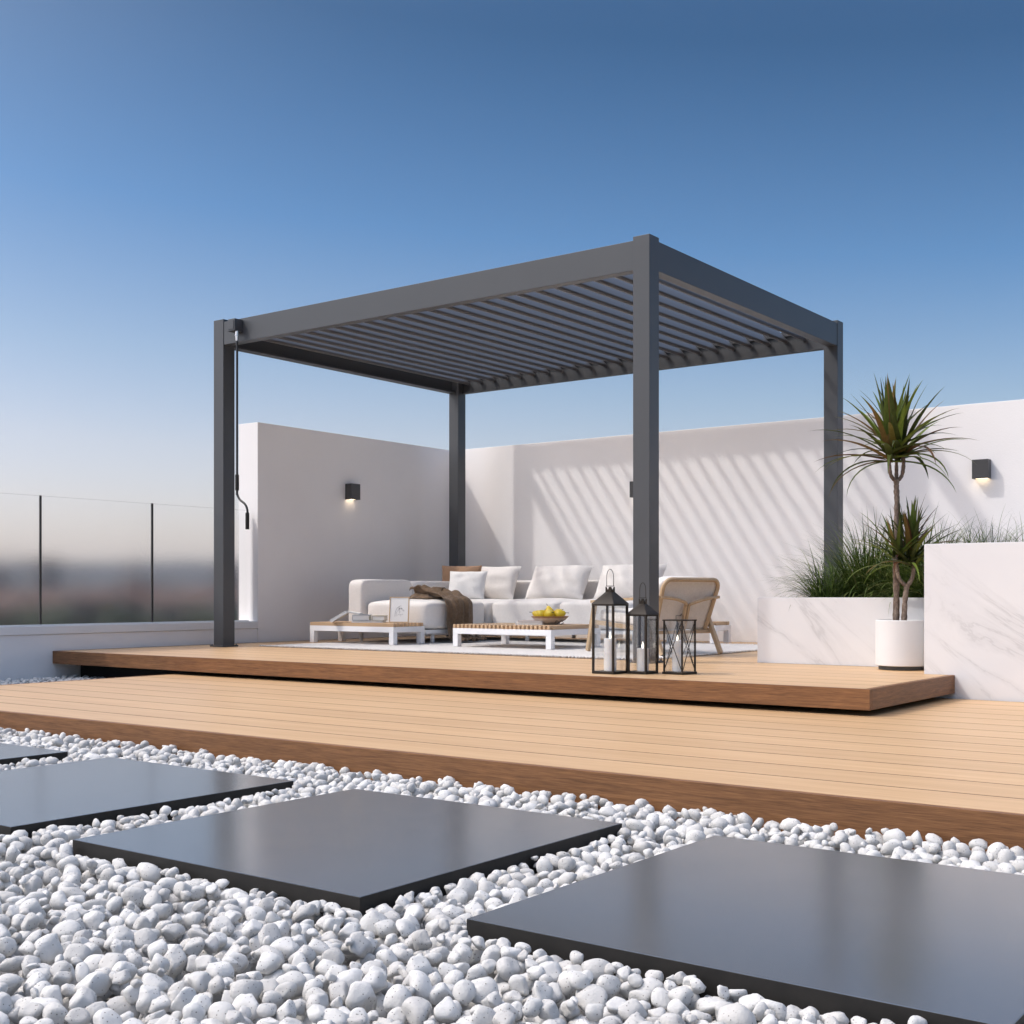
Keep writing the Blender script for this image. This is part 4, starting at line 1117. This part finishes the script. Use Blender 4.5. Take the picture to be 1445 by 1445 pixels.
for (rmin, rmax, cnt_, mz) in ((.018, .033, 40000, -.202), (.013, .031, 60000, -.170), (.020, .036, 5000, -.162), (.0085, .013, 16000, -.176)):
    X = rng.uniform(-7.95, 1.3, cnt_); Y = rng.uniform(.55, 5.3, cnt_); Rr = rmin+(rmax-rmin)*rng.beta(1.6, 2.2, cnt_)
    for x, y, r_ in zip(X, Y, Rr):
        if y > 3.06 and x > -6.6: continue
        if inview(x, y): drop(x, y, r_, mz)
for x0 in SX:
    for _ in range(2600):
        q = rng.random()*4; u = rng.random(); o_ = rng.uniform(.012, .075); r_ = rng.uniform(.012, .024)
        if q < 1: x, y = x0-.02+u*(SW+.04), SY0-o_
        elif q < 2: x, y = x0-.02+u*(SW+.04), SY1+o_
        elif q < 3: x, y = x0-o_, SY0+u*(SY1-SY0)
        else: x, y = x0+SW+o_, SY0+u*(SY1-SY0)
        if inview(x, y): drop(x, y, r_, -.174)
VS, FS, RN = [], [], []; vo_ = 0
for (x, y, z, r_) in pos:
    w_ = x*dl[0]+y*dl[1]
    va, fa = (hi, fhi) if w_ < 2.5 else (lo, flo)
    v = (va[rng.integers(len(va))]*r_*1.12) @ rot_rand().T
    v[:, 2] *= .88
    VS.append(v+np.array([x, y, z])); FS.append(fa+vo_); RN.append(np.full(len(fa), rng.random())); vo_ += len(v)
VS = np.concatenate(VS).astype(np.float32); FS = np.concatenate(FS).astype(np.int32); RN = np.concatenate(RN).astype(np.float32)
print('pebbles', len(pos), 'tris', len(FS))
me = bpy.data.meshes.new('white_pebbles'); me.vertices.add(len(VS)); me.vertices.foreach_set('co', VS.ravel())
me.loops.add(len(FS)*3); me.loops.foreach_set('vertex_index', FS.ravel())
me.polygons.add(len(FS)); me.polygons.foreach_set('loop_start', np.arange(0, len(FS)*3, 3, dtype=np.int32))
me.polygons.foreach_set('use_smooth', np.ones(len(FS), dtype=bool))
a = me.attributes.new('rnd', 'FLOAT', 'FACE'); a.data.foreach_set('value', RN)
me.update(calc_edges=True); me.materials.append(M_pebble)
o = bpy.data.objects.new('white_pebbles', me); COL.objects.link(o); tag(o, 'loose white speckled pebbles filling the bed around the dark slabs', 'gravel', kind='stuff')

# ------------------------------------------------------------------ far land, city, air
GL = -20.0
def terrain():
    bm = bmesh.new(); n = 150; ext = 7500; g = {}
    for i in range(n+1):
        for j in range(n+1):
            u, v = i/n*2-1, j/n*2-1
            x = math.copysign(abs(u)**1.6, u)*ext; y = math.copysign(abs(v)**1.6, v)*ext
            d = math.hypot(x, y)
            hgt = max(0, min(1, (d-1900)/2600))
            z = GL+hgt*(84+95*(.5+.5*noise.noise(V(x/1700, y/1700, 1)))+60*noise.noise(V(x/600, y/600, 4)))
            if d < 60: z = GL
            g[i, j] = bm.verts.new((x, y, z))
    for i in range(n):
        for j in range(n): f = bm.faces.new((g[i, j], g[i+1, j], g[i+1, j+1], g[i, j+1])); f.smooth = True
    return bm
single('terrain', terrain(), plain('far_land', (.022, .028, .034), .95, var=.5, vscale=.004), None, None, kind='structure', sharp=180)
# the building the terrace sits on
bm = bmesh.new(); box(bm, -8.35, 8.9, -4.9, 10.1, GL-1, -.61); single('building_below', bm, M_stucco, 'white building block that carries the roof terrace', 'building', (0, 2, GL-1))
def city():
    bm = bmesh.new(); vals = []
    rs = random.Random(5)
    for _ in range(5200):
        d = 560+2600*rs.random()**1.5; a = math.atan2(.8018, -.5976)+rs.uniform(-.2, 1.0)
        x, y = d*math.cos(a), d*math.sin(a)
        if abs(x) < 40 and abs(y) < 40: continue
        h_ = rs.choice([11, 12, 14, 15, 16, 18, 21])*rs.uniform(.8, 1.2)
        if d < 800: h_ = min(h_, 19)
        if rs.random() < .05 and d > 600: h_ *= 2.0
        s1, s2 = rs.uniform(8, 22), rs.uniform(8, 18)
        Mx = Matrix.Translation(V(x, y, GL)) @ Matrix.Rotation(rs.uniform(0, 3), 4, 'Z')
        n0 = len(bm.faces); box(bm, -s1/2, s1/2, -s2/2, s2/2, -3, h_, 0, Mx)
        c1 = rs.random(); vals += [c1*.5]*(len(bm.faces)-n0)
        # hipped tile roof
        n0 = len(bm.faces)
        A = [bm.verts.new(Mx @ V(xx*(s1/2+.5), yy*(s2/2+.5), h_+.02)) for xx, yy in ((-1, -1), (1, -1), (1, 1), (-1, 1))]
        t0, t1 = bm.verts.new(Mx @ V(-s1*.25, 0, h_+2.8)), bm.verts.new(Mx @ V(s1*.25, 0, h_+2.8))
        bm.faces.new((A[0], A[1], t1, t0)); bm.faces.new((A[2], A[3], t0, t1)); bm.faces.new((A[1], A[2], t1)); bm.faces.new((A[3], A[0], t0)); bm.faces.new(A[::-1])
        vals += [.55+.45*rs.random()]*(len(bm.faces)-n0)
    m, nt_, b_ = new_mat('far_city'); b_.inputs['Roughness'].default_value = .9
    at_ = N(nt_, 'ShaderNodeAttribute', attribute_name='rnd')
    r_ = ramp(nt_, [(0, (.045, .05, .06)), (.3, (.08, .082, .09)), (.5, (.15, .15, .15)), (.56, (.125, .075, .06)), (.8, (.14, .085, .068)), (1, (.08, .07, .068))]); nt_.links.new(at_.outputs['Fac'], r_.inputs[0]); nt_.links.new(r_.outputs[0], b_.inputs['Base Color'])
    o = single('distant_city', bm, m, 'blurred far off city roofs seen through the glass balustrade', 'city', (0, 0, GL), kind='stuff', smooth=False); setrnd(o, vals)
    # dark treetops between the roofs
    bm = bmesh.new()
    for _ in range(1500):
        d = 520+2600*rs.random()**1.5; a = math.atan2(.8018, -.5976)+rs.uniform(-.2, 1.0)
        x, y = d*math.cos(a), d*math.sin(a); s = rs.uniform(4, 8)
        b = bmesh.new(); bmesh.ops.create_icosphere(b, subdivisions=2, radius=s)
        for v in b.verts: v.co += noise.noise_vector(v.co*.35+V(x, y, 0))*s*.5; v.co.z *= 1.1
        merge(bm, b, Matrix.Translation(V(x, y, GL+s*.8+2)))
    o = single('distant_trees', bm, plain('far_trees', (.03, .042, .025), .95, var=.4, vscale=.2), 'dark tree crowns scattered between the far off city roofs', 'trees', (0, 0, GL), kind='stuff', sharp=80)
city()
# air
bm = bmesh.new(); box(bm, -7700, 7700, -7700, 7700, GL-60, 300)
m = bpy.data.materials.new('haze'); m.use_nodes = True; nt_ = m.node_tree; nt_.nodes.remove(nt_.nodes['Principled BSDF'])
pv = N(nt_, 'ShaderNodeVolumePrincipled'); pv.inputs['Color'].default_value = (.86, .89, .95, 1); pv.inputs['Density'].default_value = .00004; pv.inputs['Anisotropy'].default_value = .1
nt_.links.new(pv.outputs[0], nt_.nodes['Material Output'].inputs['Volume'])
o = single('haze', bm, m, None, None, kind='stuff', smooth=False)
